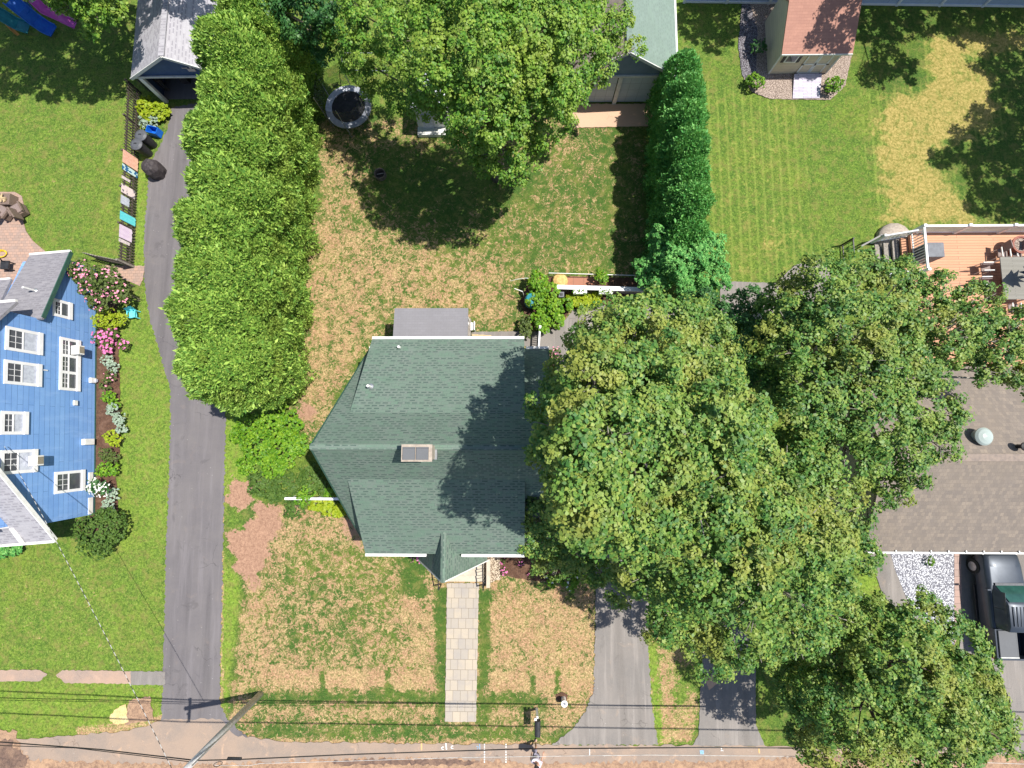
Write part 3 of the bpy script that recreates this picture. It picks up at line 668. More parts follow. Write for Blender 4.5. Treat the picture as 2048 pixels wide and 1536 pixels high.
sheet('concrete_pad', [(1120, 208), (1310, 208), (1300, 252), (1132, 256)], .02, 'concrete_pad', .02, th=.04)
sheet('flower_bed', [(1000, 1095), (1060, 1095), (1130, 1120), (1120, 1165), (1060, 1160), (1000, 1150)], .018, 'mulch', .04)
sheet('gravel_bed', [(968, 1090), (1000, 1095), (1000, 1160), (968, 1168)], .020, 'gravel_cream', .04)
sheet('house_bed', [(196, 580), (232, 600), (238, 700), (242, 880), (232, 960), (240, 1060), (150, 1080), (150, 1040), (185, 1030)], .012, 'mulch', .05)
sheet('shed_bed', [(1488, 8), (1532, 8), (1700, 20), (1706, 100), (1690, 172), (1660, 200), (1540, 198), (1505, 185), (1488, 160), (1480, 90)], .014, 'gravel_tan', .02)
sheet('shed_bed_edge', [(1484, 8), (1500, 8), (1515, 60), (1512, 150), (1500, 170), (1484, 150), (1476, 90)], .018, 'gravel_grey', .03)
sheet('white_gravel_bed', [(1770, 1080), (1908, 1080), (1908, 1290), (1840, 1240), (1810, 1190), (1790, 1140), (1778, 1100)], .016, 'gravel_white', .02)
sheet('ranch_path', [(1735, 1080), (1782, 1080), (1792, 1140), (1812, 1195), (1840, 1240), (1800, 1240), (1762, 1180), (1745, 1130)], .010, 'asphalt_pale', .02)
sheet('paver_border', [(1908, 1080), (1921, 1080), (1922, 1180), (1920, 1260), (1908, 1290)], .024, 'pavers_border', .004, th=.03)
sheet('truck_driveway', [(1921, 1080), (2300, 1080), (2300, 1600), (2030, 1600), (2020, 1400), (1980, 1320), (1920, 1300)], .009, 'asphalt_pale', .02)
sheet('garden_bed', [(1100, 552), (1290, 556), (1300, 600), (1195, 612), (1140, 620), (1120, 650), (1090, 662), (1060, 655), (1040, 600), (1060, 560)], .014, 'mulch', .05)
sheet('garden_tiles', [(1134, 553), (1196, 555), (1194, 572), (1134, 571)], .022, 'garden_tiles', .0, th=.02)

# painted marks on the road
def mark(name, quads, mat, z=.018):
    mb = MB()
    for poly in quads:
        mb.add([(*G(a, b)[:2], z) for a, b in poly], [list(range(len(poly)))])
    o = mb.build(name, mat); tag(o, kind='structure'); return o
def pxarc(cx, cy, r, w_, a0, a1, n=10, sx=1.0):
    out = []
    for i in range(n):
        a, b = math.radians(a0 + (a1 - a0) * i / n), math.radians(a0 + (a1 - a0) * (i + 1) / n)
        out.append([(cx + (r + w_) * sx * math.cos(a), cy - (r + w_) * math.sin(a)), (cx + (r + w_) * sx * math.cos(b), cy - (r + w_) * math.sin(b)), (cx + (r - w_) * sx * math.cos(b), cy - (r - w_) * math.sin(b)), (cx + (r - w_) * sx * math.cos(a), cy - (r - w_) * math.sin(a))])
    return out
mark('road_marking', pxarc(886, 1496, 2.6, .8, 50, 310) + [[(890.6, 1485.5), (893, 1485.5), (894.5, 1498.5), (891.8, 1498.5)]] + pxarc(905, 1494, 2.6, .8, 50, 310), 'paint_white')
mark('road_marking', [[(958.6, 1488), (960.2, 1488), (960.6, 1500), (959.2, 1500)], [(952.5, 1491.6), (957.6, 1492.4), (957.6, 1493.6), (952.5, 1492.8)], [(956.4, 1493), (957.6, 1493), (955.4, 1497.4), (954.2, 1497.4)]], 'paint_blue')
mark('road_marking', [[(841.6, 1486), (844.4, 1486), (844.6, 1500), (842, 1500)]], 'paint_orange')
for x0 in (969, 1012):
    mark('road_marking', [[(x0 - 1.1, y), (x0 + 1.1, y), (x0 + 1.1, y + 3.2), (x0 - 1.1, y + 3.2)] for y in np.arange(1487, 1523, 5.0)], 'paint_white')
mark('road_marking', [[(1178.3, 1497), (1180, 1497), (1180, 1510), (1178.3, 1510)]], 'paint_white')
mark('road_marking', [[(1399, 1500), (1407, 1500), (1408, 1508), (1400, 1508)]], 'paint_blue')
mark('road_marking', [[(1516, 1497), (1519, 1497), (1520, 1506), (1517, 1507)]], 'paint_orange')
mark('road_marking', [[(1441, 1496), (1443, 1496), (1447, 1502), (1445, 1502)], [(1444, 1498), (1446, 1499), (1442, 1502), (1441, 1501)]], 'paint_white')

# ================================================================== GREEN-ROOFED HOUSE
gh = thing('house', 'house with a dark green shingled roof, chimney and front gable porch, in the middle', 'house', (-3.1, -.55, 0))
XL, XR, YN, YS, YR = -7.75, 1.46, 4.28, -5.38, -.54; HE, HR = 3.0, 9.5
SL = (HR - HE) / (YN - YR); 
def hm(y): return HR - SL * abs(y - YR)
mb = MB()
mb.slab([(XL, YR, HR), (XR, YR, HR), (XR, YN, HE), (XL, YN, HE)], .16)
mb.slab([(XL, YR, HR), (XL, YS, HE), (XR, YS, HE), (XR, YR, HR)], .16)
roof = mb.build('roof', 'roof_green', gh)
MB().bar((XL + .01, YR, HR + .0), (XR - .01, YR, HR + .0), .16, .05).build('ridge_cap', 'roof_green', roof)
# dormers
DL, DR = -6.95, .2; DE = 5.1
def dorm_sheet(y_out, y_in):
    zi = hm(y_in) + .01
    return [(DL, y_in, zi), (DR, y_in, zi), (DR, y_out, DE), (DL, y_out, DE)]
for y_out, y_in, yw in ((4.36, .78, 4.0), (-5.42, -1.88, -5.05)):
    d = MB().slab(dorm_sheet(y_out, y_in), .13).build('dormer_roof', 'roof_green', gh)
    zw = DE + (hm(y_in) - DE) * abs(yw - y_out) / abs(y_in - y_out) - .14
    s_ = 1 if yw > 0 else -1
    mb = MB(); 
    for xx in (DL + .12, DR - .12):
        mb.plate([(xx, yw, hm(yw) - .3), (xx, yw, zw), (xx, y_in, hm(y_in) - .14), (xx, y_in, hm(y_in) - .5)], (1, 0, 0), .08)
    mb.plate([(DL + .12, yw, hm(yw) - .3), (DR - .12, yw, hm(yw) - .3), (DR - .12, yw, zw), (DL + .12, yw, zw)], (0, s_, 0), .08)
    mb.build('dormer_wall', 'trim_green', gh)
gut = [((XL, YN + .04, HE - .02), (DL - .1, YN + .04, HE - .02)), ((DR + .1, YN + .04, HE - .02), (XR, YN + .04, HE - .02)), ((XL, YS - .04, HE - .02), (-4.95, YS - .04, HE - .02)),
       ((DL, 4.42, DE - .04), (DR, 4.42, DE - .04)), ((DL, -5.48, DE - .04), (-4.2, -5.48, DE - .04)), ((-2.62, -5.48, DE - .04), (DR, -5.48, DE - .04))]
for a, b in gut:
    g_ = MB().bar(a, b, .12, .11).build('gutter', 'white', gh)
# walls
mb = MB(); wl, wr, wn, ws = XL + .28, XR - .22, YN - .35, YS + .35
mb.box(((wl + wr) / 2, (wn + ws) / 2, 1.45), (wr - wl, wn - ws, 2.9))
for xx, nx_ in ((wl, -1), (wr, 1)):
    mb.plate([(xx, wn, 2.9), (xx, ws, 2.9), (xx, ws, hm(ws) - .2), (xx, YR, HR - .2), (xx, wn, hm(wn) - .2)], (nx_, 0, 0), .12)
mb.build('wall', 'house_wall', gh)
for a, b in (((XL + .02, YR, HR - .13), (XL + .02, YN, HE - .13)), ((XL + .02, YR, HR - .13), (XL + .02, YS, HE - .13)), ((XR - .02, YR, HR - .13), (XR - .02, YN, HE - .13)), ((XR - .02, YR, HR - .13), (XR - .02, YS, HE - .13))): MB().bar(a, b, .05, .2).build('rake_board', 'trim_green', gh)
for x in (-6.2, -4.6, -3, -1.4):
    for yw, s_ in ((4.0, 1), (-5.05, -1)):
        if s_ < 0 and x == -3: continue
        f_ = MB().box((x, yw + s_ * .06, 4.55), (.9, .06, .75)).build('window', 'white', gh); MB().box((x, yw + s_ * .095, 4.55), (.76, .02, .6)).build('pane', 'glass', f_)
for y in (2.0, -.5, -3):
    f_ = MB().box((wl - .04, y, 1.9), (.08, .9, 1.2)).build('window', 'white', gh); MB().box((wl - .085, y, 1.9), (.02, .76, 1.05)).build('pane', 'glass', f_)
f_ = MB().box((wr + .04, 2.8, 1.35), (.08, .95, 2.1)).build('door', 'white', gh)
# chimney
ch = MB().box((-3.61, -.72, 9.6), (.98, .50, 1.3)).build('chimney', 'tan_wall', gh)
MB().box((-3.61, -.72, 10.26), (1.08, .60, .08)).build('chimney_cap', 'stone', ch)
mb = MB(); mb.box((-3.87, -.73, 10.33), (.42, .44, .08)); mb.box((-3.40, -.73, 10.33), (.42, .44, .08)); mb.build('flue', 'bed_panel', ch)
MB().box((-3.1, -.74, 9.35), (.1, .5, .2)).build('flashing', 'steel', ch)
# vent pipes
for (a, b, h) in ((798, 694, 5.55), (737, 772, 7.2)):
    q_ = G(a, b, h); v_ = MB().tube([q_ - Vector((0, 0, .45)), q_ + Vector((0, 0, .1))], .06, 10).build('vent_pipe', 'white', gh)
    MB().lathe((q_.x, q_.y, q_.z - .28), [(.15, -.05), (.13, .03), (.07, .07)], 12).build('collar', 'steel', v_)
# front gable porch
px_, pe, pr, py_ = -3.32, 2.8, 5.95, -6.42; pl, prr = -5.0, -1.62; yb = -3.9
mb = MB()
mb.slab([(px_, py_, pr), (px_, yb, pr), (pl, yb - .2, pe), (pl, py_ + .1, pe)], .12)
mb.slab([(px_, py_, pr), (prr, py_ + .1, pe), (prr, yb - .2, pe), (px_, yb, pr)], .12)
mb.build('porch_roof', 'roof_green', gh)
mb = MB(); mb.bar((px_, py_ + .02, pr - .1), (pl, py_ + .12, pe - .1), .05, .16); mb.bar((px_, py_ + .02, pr - .1), (prr, py_ + .12, pe - .1), .05, .16); mb.build('porch_trim', 'white', gh)
mb = MB(); mb.plate([(pl + .2, py_ + .35, pe), (prr - .2, py_ + .35, pe), (px_, py_ + .35, pr - .35)], (0, -1, 0), .08); mb.build('porch_gable', 'white', gh)
for x in (pl + .25, prr - .25):
    MB().bar((x, py_ + .3, .7), (x, py_ + .3, pe), .14).build('porch_post', 'white', gh)
MB().box(((pl + prr) / 2 - .0, -5.85, .36), (3.1, 1.7, .72)).build('porch_floor', 'step_stone', gh)
for i in range(4):
    MB().box((-3.15, -6.86 - i * .36, .31 - i * .085), (2.36, .37, .62 - i * .17)).build('step', 'step_stone', gh, bevel=.015)
for x in (-4.28, -4.02, -2.04, -1.80):
    pass
for x in (-4.32, -1.96):
    mb = MB(); zt = lambda y: 1.55 + (y + 6.7) * .42
    mb.bar((x, -6.5, 1.6), (x, -8.3, zt(-8.3)), .05)
    for y in np.arange(-6.55, -8.31, -.19): mb.bar((x, y, .65 + (y + 6.7) * .42), (x, y, zt(y)), .022)
    for y in (-6.5, -8.3): mb.bar((x, y, .02 if y < -8 else .7), (x, y, zt(y) + .05), .05)
    mb.build('handrail', 'black_metal', gh)
MB().box((-1.72, -7.6, .2), (.2, 1.5, .4)).build('cheek_wall', 'step_stone', gh)
# rear porch roof
rp = MB().slab([(-6.6, 6.5, 2.62), (-2.72, 6.5, 2.62), (-2.72, 4.0, 2.92), (-6.6, 4.0, 2.92)], .1).build('rear_porch_roof', 'roof_flat_grey', gh)
for x in (-6.4, -2.9): MB().bar((x, 6.3, 0), (x, 6.3, 2.5), .12).build('porch_post', 'white', gh)
MB().box((-4.66, 5.3, .25), (3.7, 2.3, .5)).build('porch_deck', 'grey_wood', gh)
for i in range(3): MB().box((-2.55 + i * .36, 5.25, .36 - i * .13), (.36, .62, .2)).build('step', 'raw_wood', gh, bevel=.01)
# white railing by the side door
mb = MB(); a, b = (1.02, 4.35), (1.12, 5.85)
mb.bar((a[0], a[1], .95), (b[0], b[1], .95), .09, .06)
mb.bar((a[0], a[1], .15), (b[0], b[1], .15), .06)
for i in range(15): k = i / 14; mb.bar((a[0] + (b[0] - a[0]) * k, a[1] + (b[1] - a[1]) * k, .12), (a[0] + (b[0] - a[0]) * k, a[1] + (b[1] - a[1]) * k, .95), .035)
for q_ in (a, b): mb.bar((q_[0], q_[1], 0), (q_[0], q_[1], 1.1), .12)
solo(mb, 'railing', 'white_vinyl', 'white baluster railing on the grey path beside the back corner of the green-roofed house', 'railing')

# ================================================================== BLUE HOUSE on the left
A_, B_ = Vector((-24.95, 7.3)), Vector((-23.95, -4.7)); U_ = (B_ - A_).normalized(); N_ = Vector((-U_.y, U_.x))
if N_.x < 0: N_ = -N_
def BW(s, z, out=0.0): q = A_ + U_ * s + N_ * out; return (q.x, q.y, z)
def bslab(mb, s0, s1, z0, z1, out, th): return mb.plate([BW(s0, z0, out), BW(s1, z0, out), BW(s1, z1, out), BW(s0, z1, out)], (N_.x, N_.y, 0), th)
bh = thing('house', 'bright blue clapboard house with white window frames, at the left edge', 'house', BW(6, 0, -4))
D_ = -9.0
prof = [(-2.25, 0), (11.95, 0), (11.95, 3.15), (9.65, 4.95), (5.4, 8.05), (1.5, 5.1), (1.5, 3.36), (-2.25, 2.02)]
mb = MB()
for d0, d1, pr_ in ((0, -2.35, prof), (-2.35, D_, [(-.8, 0)] + prof[1:6] + [(1.5, 3.36), (-.8, 2.5)])): mb.add([BW(s, z, d0) for s, z in pr_] + [BW(s, z, d1) for s, z in pr_], [list(range(8))[::-1], list(range(8, 16))] + [[i, (i + 1) % 8, (i + 1) % 8 + 8, i + 8] for i in range(8)])
wall = mb.build('wall', 'blue_siding', bh)
MB().plate([BW(-2.25, .0, .02), BW(11.95, .0, .02), BW(11.95, .10, .02), BW(-2.25, .10, .02)], (N_.x, N_.y, 0), .03).build('sill_board', 'trim_green', bh)
def sroof(name, pts, mat='roof_grey', th=.12): return MB().slab(pts, th).build(name, mat, bh)
OV = .28
r1 = sroof('rear_roof', [BW(-2.6, 2.0, OV), BW(1.55, 3.5, OV), BW(1.55, 3.5, -2.4), BW(-2.6, 2.0, -2.0)])
sroof('rear_roof', [BW(-1.1, 2.54, -2.42), BW(1.55, 3.5, -2.42), BW(1.55, 3.5, D_), BW(-1.1, 2.54, D_)])
MB().bar(BW(-2.64, 1.98, OV), BW(-2.64, 1.98, -2.0), .12).build('gutter', 'white', bh)
MB().bar(BW(-1.14, 2.5, -2.5), BW(-1.14, 2.5, D_), .1).build('gutter', 'white', bh)
MB().bar(BW(-2.6, 1.93, OV), BW(1.5, 3.42, OV), .05, .2).build('rake_board', 'trim_green', bh)
MB().slab([BW(1.0, 4.72, OV), BW(5.4, 8.15, OV), BW(5.4, 8.15, D_), BW(1.0, 4.72, D_)], .12).build('upper_roof', 'roof_grey', bh)
MB().bar(BW(.95, 4.70, OV - .05), BW(.95, 4.70, D_), .13).build('gutter', 'white', bh)
MB().slab([BW(12.85, 2.62, OV), BW(12.85, 2.62, D_), BW(5.4, 8.15, D_), BW(5.4, 8.15, OV)], .12).build('front_roof', 'roof_white_grey', bh)
MB().bar(BW(12.9, 2.62, OV), BW(12.9, 2.62, D_), .12).build('gutter', 'white', bh)
MB().bar(BW(12.85, 2.58, OV + .03), BW(8.0, 6.18, OV + .03), .06, .18).build('rake_board', 'white', bh)
q_ = Vector(BW(-.2, 2.95, -.75)); v_ = MB().tube([q_ - Vector((0, 0, .2)), q_ + Vector((0, 0, .55))], .055, 10).build('vent_pipe', 'white', bh)
MB().lathe((q_.x, q_.y, q_.z - .12), [(.16, -.05), (.13, .04), (.06, .09)], 12).build('collar', 'steel', v_)
# front dormer with a blue cheek wall
mb = MB(); o1 = -1.35
mb.plate([BW(11.9, 3.33, o1), BW(11.9, 4.6, o1), BW(8.6, 6.6, o1), BW(8.6, 5.8, o1)], (N_.x, N_.y, 0), .1)
mb.build('dormer_wall', 'blue_siding', bh)
MB().slab([BW(12.1, 4.62, o1 + .2), BW(12.1, 4.62, D_), BW(8.4, 6.8, D_), BW(8.4, 6.8, o1 + .2)], .1).build('dormer_roof', 'roof_white_grey', bh)
MB().bar(BW(12.0, 3.28, o1 + .1), BW(12.86, 2.72, o1 + .1), .16, .1).build('gutter', 'white', bh)
MB().plate([BW(11.95, 3.3, o1), BW(11.95, 3.3, D_), BW(11.95, 4.6, D_), BW(11.95, 4.6, o1)], (U_.x, U_.y, 0), .06).build('dormer_front', 'white', bh)
def bwin(s0, s1, z0, z1, panes=1, ac=None, grid='top'):
    """white framed windows; on this wall 'up' points out of the picture's left side"""
    fr = MB(); f = .15; bslab(fr, s0, s1, z1 - f, z1, .05, .06); bslab(fr, s0, s1, z0, z0 + f * 1.3, .09, .1)
    w_ = (s1 - s0 - f) / panes
    for i in range(panes + 1): bslab(fr, s0 + i * w_, s0 + i * w_ + f, z0 + f * 1.3, z1 - f, .05, .06)
    frame = fr.build('window', 'white_vinyl', bh)
    pn = MB(); bslab(pn, s0 + .05, s1 - .05, z0 + .1, z1 - .1, .005, .02); pn.build('pane', 'glass', frame)
    mu = MB(); zm = (z0 + z1) / 2 + .06
    for i in range(panes):
        a = s0 + f + i * w_; b = s0 + i * w_ + w_
        bslab(mu, a, b, zm - .03, zm + .03, .035, .03)
        for k in (1, 2): bslab(mu, a + (b - a) * k / 3 - .012, a + (b - a) * k / 3 + .012, zm, z1 - f, .012, .01)
        bslab(mu, a, b, (zm + z1 - f) / 2 - .012, (zm + z1 - f) / 2 + .012, .012, .01)
    mu.build('muntin', 'white_vinyl', frame)
    if z1 > 4:
        cu = MB()
        for i in range(panes): a = s0 + f + i * w_; b = s0 + i * w_ + w_; bslab(cu, a, b, z0 + f * 1.3, zm - .05, .010, .006)
        cu.build('blind', 'curtain', frame)
    return frame
bwin(2.24, 3.41, 3.2, 4.96); bwin(3.88, 5.05, 3.22, 4.98); bwin(6.35, 7.47, 3.83, 5.05); bwin(8.2, 9.34, 3.34, 5.02)
bwin(2.22, 5.10, 1.08, 2.25, 3); bwin(9.42, 10.55, .72, 2.42); bwin(.2, 1.16, 1.6, 2.69)
for s, z in ((2.85, 1.45), (8.78, 3.6)):
    a_ = MB().box(BW(s, z, .25), (.45, .5, .36), math.atan2(N_.y, N_.x)).build('air_conditioner', 'white', bh, bevel=.02)
    MB().box(BW(s, z, .48), (.015, .36, .28), math.atan2(N_.y, N_.x)).build('grille', 'ac_grille', a_)
ra = math.atan2(N_.y, N_.x)
mb = MB(); mb.box(BW(7.9, .62, .12), (.2, .34, .62), ra); l_ = mb.build('meter_box', 'white', bh, bevel=.02)
l_ = MB().box(BW(4.4, .35, .1), (.16, .3, .36), ra).build('wall_lamp', 'white', bh, bevel=.03); MB().box(BW(4.4, .22, .18), (.1, .16, .14), ra).build('lens', 'curtain', l_)
MB().box(BW(5.75, 1.35, .06), (.1, .27, .2), ra).build('vent_cover', 'white', bh, bevel=.01)
MB().box(BW(4.15, 3.0, .03), (.05, .05, .2), ra).build('bracket', 'white', bh)
for s in (9.6, 11.0): MB().plate([BW(s, .2, .05), BW(s + .9, .2, .05), BW(s + .9, .45, .05), BW(s, .45, .05)], (N_.x, N_.y, 0), .06).build('basement_window', 'white', bh)

# ================================================================== GARAGES
g1 = thing('garage', 'small blue garage with light shingles and an open dark doorway, at the long driveway head', 'garage', (-19.4, 23.5, 0))
gy = 20.2; ax, ex0, ex1 = -19.35, -22.3, -16.4; eh, rh = 2.08, 3.62; gd = 29.0
mb = MB(); mb.slab([(ex0, gy - .05, eh), (ax, gy - .05, rh), (ax, gd, rh), (ex0, gd, eh)], .12); mb.slab([(ax, gy - .05, rh), (ex1, gy - .05, eh), (ex1, gd, eh), (ax, gd, rh)], .12)
mb.build('roof', 'roof_white_grey', g1); MB().bar((ax, gy - .04, rh + .02), (ax, gd, rh + .02), .3, .06).build('ridge_cap', 'roof_white_grey', g1)
for x_ in (ex0, ex1): MB().bar((x_, gy - .07, eh - .05), (ax, gy - .07, rh - .05), .05, .15).build('rake_board', 'beige_trim', g1)
mb = MB(); mb.plate([(ex0 + .15, gy + .1, eh - .02), (ex1 - .15, gy + .1, eh - .02), (ax, gy + .1, rh - .14)], (0, -1, 0), .1); mb.build('gable', 'gable_blue', g1)
MB().box(((ex0 + ex1) / 2, gy + .02, eh - .02), (ex1 - ex0 - .3, .08, .1)).build('lintel', 'beige_trim', g1)
mb = MB()
for x in (ex0 + .35, ex1 - .35): mb.plate([(x, gy + .1, 0), (x, gd - .2, 0), (x, gd - .2, eh - .1), (x, gy + .1, eh - .1)], (1, 0, 0), .12)
mb.plate([(ex0 + .35, gd - .2, 0), (ex1 - .35, gd - .2, 0), (ex1 - .35, gd - .2, eh), (ax, gd - .2, rh - .2), (ex0 + .35, gd - .2, eh)], (0, 1, 0), .1); mb.build('wall', 'gable_blue', g1)
for x, s_ in ((-21.78, 1), (-16.9, -1)):
    d_ = MB().box((x, gy + .03, 1.0), (.24, .16, 2.0)).build('door_post', 'white', g1)
MB().box((ax, gy + 3.5, .012), (5.3, 6.6, .02)).build('floor', 'asphalt_drive', g1)
q_ = (ax + .95, gy - .02, 2.62); mb = MB(); mb.box(q_, (.42, .04, .2)); mb.box((q_[0] - .3, q_[1], q_[2] + .14), (.3, .03, .06)); mb.box((q_[0] + .05, q_[1], q_[2] + .16), (.12, .03, .14)); mb.build('ornament', 'steel', g1)
# clutter inside the doorway
for i, (x, y, d) in enumerate(((-20.6, 21.6, (.5, .4, .6)), (-19.6, 22.2, (.8, .5, .9)), (-18.6, 21.3, (.4, .6, .5)))):
    solo(MB().box((x, y, d[2] / 2), d, .3 * i), 'storage_box', 'dark_cover', ('small dark box nearest the left door post inside the open garage', 'large dark box deepest inside the open garage', 'dark box just inside the open garage near the hedge')[i], 'box', 'boxes in the open garage', bevel=.02)

g2 = thing('garage', 'two-bay grey garage with a pale green shingled roof behind the back lawn', 'garage', (5.7, 23.5, 0))
gy = 19.75; ax = 5.70; ex0, ex1 = 2.62, 8.72; eh, rh = 2.35, 4.12; gd = 30.0
MB().slab([(ex0, gy - .1, eh), (ax, gy - .1, rh), (ax, gd, rh), (ex0, gd, eh)], .12).build('roof', 'roof_brown', g2); MB().slab([(ax, gy - .1, rh), (ex1, gy - .1, eh), (ex1, gd, eh), (ax, gd, rh)], .12).build('roof', 'roof_pale_green', g2)  # left slope coloured darker, in brown, to stand for its shading
MB().bar((ax, gy - .1, rh + .02), (ax, gd, rh + .02), .3, .06).build('ridge_cap', 'roof_pale_green', g2)
MB().bar((ex1 + .04, gy - .1, eh - .03), (ex1 + .04, gd, eh - .03), .1).build('gutter', 'white', g2)
mb = MB(); mb.bar((ex0, gy - .12, eh - .05), (ax, gy - .12, rh - .05), .05, .16); mb.bar((ax, gy - .12, rh - .05), (ex1, gy - .12, eh - .05), .05, .16); mb.build('rake_board', 'beige_trim', g2)
mb = MB(); mb.plate([(ex0 + .2, gy + .1, eh - .1), (ex1 - .2, gy + .1, eh - .1), (ax, gy + .1, rh - .14)], (0, -1, 0), .1); mb.build('gable', 'grey_siding', g2)
mb = MB()
for x in (ex0 + .3, ex1 - .3): mb.plate([(x, gy + .1, 0), (x, gd - .2, 0), (x, gd - .2, eh), (x, gy + .1, eh)], (1, 0, 0), .12)
mb.plate([(ex0 + .3, gd - .2, 0), (ex1 - .3, gd - .2, 0), (ex1 - .3, gd - .2, eh), (ax, gd - .2, rh - .2), (ex0 + .3, gd - .2, eh)], (0, 1, 0), .1); mb.build('wall', 'grey_siding', g2)
for x0, x1 in ((ex0 + .5, ax - .16), (ax + .12, ex1 - .5)):
    MB().plate([(x0, gy + .16, .05), (x1, gy + .16, .05), (x1, gy + .16, 2.2), (x0, gy + .16, 2.2)], (0, -1, 0), .06).build('garage_door', 'garage_panel', g2)
for x in (ex0 + .38, ax - .02, ex1 - .38): MB().box((x, gy + .06, 1.1), (.22, .1, 2.2)).build('door_post', 'beige_trim', g2)
MB().box((ax, gy + .06, 2.24), (ex1 - ex0 - .6, .1, .12)).build('lintel', 'beige_trim', g2)

# ================================================================== GARDEN SHED
sh = thing('shed', 'beige garden shed with a terracotta shingled roof and double doors on the right', 'shed', (16.8, 23, 0))
sx0, sx1, syf, syb = 14.98, 18.50, 21.62, 25.0; seh, srh, sry = 1.72, 2.72, 23.85
mb = MB(); P5 = [(syf, 0.06), (syb, .06), (syb, 1.8), (sry, srh - .1), (syf, seh)]
mb.add([(sx0, y, z) for y, z in P5] + [(sx1, y, z) for y, z in P5], [[0, 1, 2, 3, 4], [9, 8, 7, 6, 5]] + [[i, i + 5, (i + 1) % 5 + 5, (i + 1) % 5] for i in range(5)])
mb.build('wall', 'beige_siding', sh)
mb = MB(); mb.slab([(sx0 - .06, syf - .16, seh - .0), (sx1 + .42, syf - .16, seh - .0), (sx1 + .42, sry, srh), (sx0 - .06, sry, srh)], .07); mb.slab([(sx0 - .06, sry, srh), (sx1 + .42, sry, srh), (sx1 + .42, syb + .15, 1.78), (sx0 - .06, syb + .15, 1.78)], .07); mb.build('roof', 'roof_terracotta', sh)
mb = MB(); mb.bar((sx0 - .06, syf - .18, seh - .04), (sx1 + .42, syf - .18, seh - .04), .05, .09); mb.build('fascia', 'beige_trim', sh)
def fw(x0, x1, z0, z1, y=syf): return [(x0, y, z0), (x1, y, z0), (x1, y, z1), (x0, y, z1)]
for x in (sx0, sx1 - .1): MB().plate(fw(x, x + .1, .06, seh - .05, syf - .035), (0, -1, 0), .03).build('corner_trim', 'beige_trim', sh)
for x0 in (16.62, 17.36):
    d_ = MB().plate(fw(x0, x0 + .72, .1, 1.6, syf - .03), (0, -1, 0), .03).build('door', 'beige_siding', sh)
    mb = MB()
    for a in ((x0, x0 + .09, .1, 1.6), (x0 + .63, x0 + .72, .1, 1.6), (x0 + .09, x0 + .63, .1, .18), (x0 + .09, x0 + .63, 1.52, 1.6), (x0 + .09, x0 + .63, .78, .86)): mb.plate(fw(*a, syf - .05), (0, -1, 0), .018)
    mb.build('door_trim', 'beige_trim', d_)
    hx = x0 if x0 < 17 else x0 + .72
    for z in (.16, .82): MB().box((hx, syf - .075, z), (.16, .02, .05)).build('hinge', 'black_metal', d_)
MB().box((17.35, syf - .08, .85), (.05, .05, .12)).build('handle', 'black_metal', sh)
f_ = MB().plate(fw(15.42, 16.12, .95, 1.52, syf - .03), (0, -1, 0), .03).build('window', 'white', sh); MB().plate(fw(15.5, 16.04, 1.03, 1.45, syf - .045), (0, -1, 0), .01).build('pane', 'glass', f_)
for x0 in (15.24, 16.14): MB().plate(fw(x0, x0 + .16, .95, 1.54, syf - .03), (0, -1, 0), .03).build('shutter', 'black_plastic', sh)
mb = MB(); mb.slab([(16.52, syf - .1, .16), (18.16, syf - .1, .16), (18.0, 20.02, .05), (16.40, 20.02, .05)], .05); solo(mb, 'ramp', 'ramp_planks', 'worn white painted plank ramp at the shed doors', 'ramp')

# ================================================================== BROWN-ROOFED RANCH HOUSE
rh_ = thing('house', 'low ranch house with a mottled brown shingled roof, at the right edge', 'house', (26, -1.1, 0))
rx0, rx1 = 17.0, 36.0
mb = MB(); mb.slab([(rx0, -1.12, 4.35), (rx0, -5.78, 2.6), (rx1, -5.78, 2.6), (rx1, -1.12, 4.35)], .15); mb.slab([(rx0, -1.12, 4.35), (rx1, -1.12, 4.35), (rx1, 3.4, 2.65), (rx0, 3.4, 2.65)], .15); mb.build('roof', 'roof_brown', rh_)
mb = MB(); mb.bar((rx0, -1.12, 4.38), (rx1, -1.12, 4.38), .34, .05); mb.build('ridge_cap', 'ridge_tan', rh_)
mb = MB(); mb.bar((rx0, -5.84, 2.58), (rx1, -5.84, 2.58), .08, .1)
gt = mb.build('gutter', 'white', rh_)
for x in np.arange(17.6, 30, .85): MB().box((x, -5.78, 2.66), (.05, .14, .03)).build('gutter_strap', 'white', gt)
mb = MB(); mb.box((26.4, -1.15, 1.25), (18.2, 8.2, 2.5)); mb.plate([(17.35, -5.25, 2.5), (17.35, 2.95, 2.5), (17.35, -1.12, 4.2)], (-1, 0, 0), .1); mb.build('wall', 'tan_wall', rh_)
q_ = G(1968, 873, 4.3); sk = MB().lathe((q_.x, q_.y, 3.95), [(.24, 0), (.30, .02), (.30, .28), (.42, .32), (.42, .36), (.34, .44), (.18, .50), (.02, .52)], 28).build('roof_vent', 'skylight_dome', rh_, smooth=False)
q_ = G(2046, 893, 4.45); MB().lathe((q_.x, q_.y, 4.2), [(.10, 0), (.10, .3), (.2, .32), (.2, .38), (.05, .44)], 16).build('vent_pipe', 'black_metal', rh_)
q_ = G(1908, 766, 3.3); MB().tube([(q_.x, q_.y, 3.0), (q_.x, q_.y, 3.55)], .06, 8).build('vent_pipe', 'white', rh_)

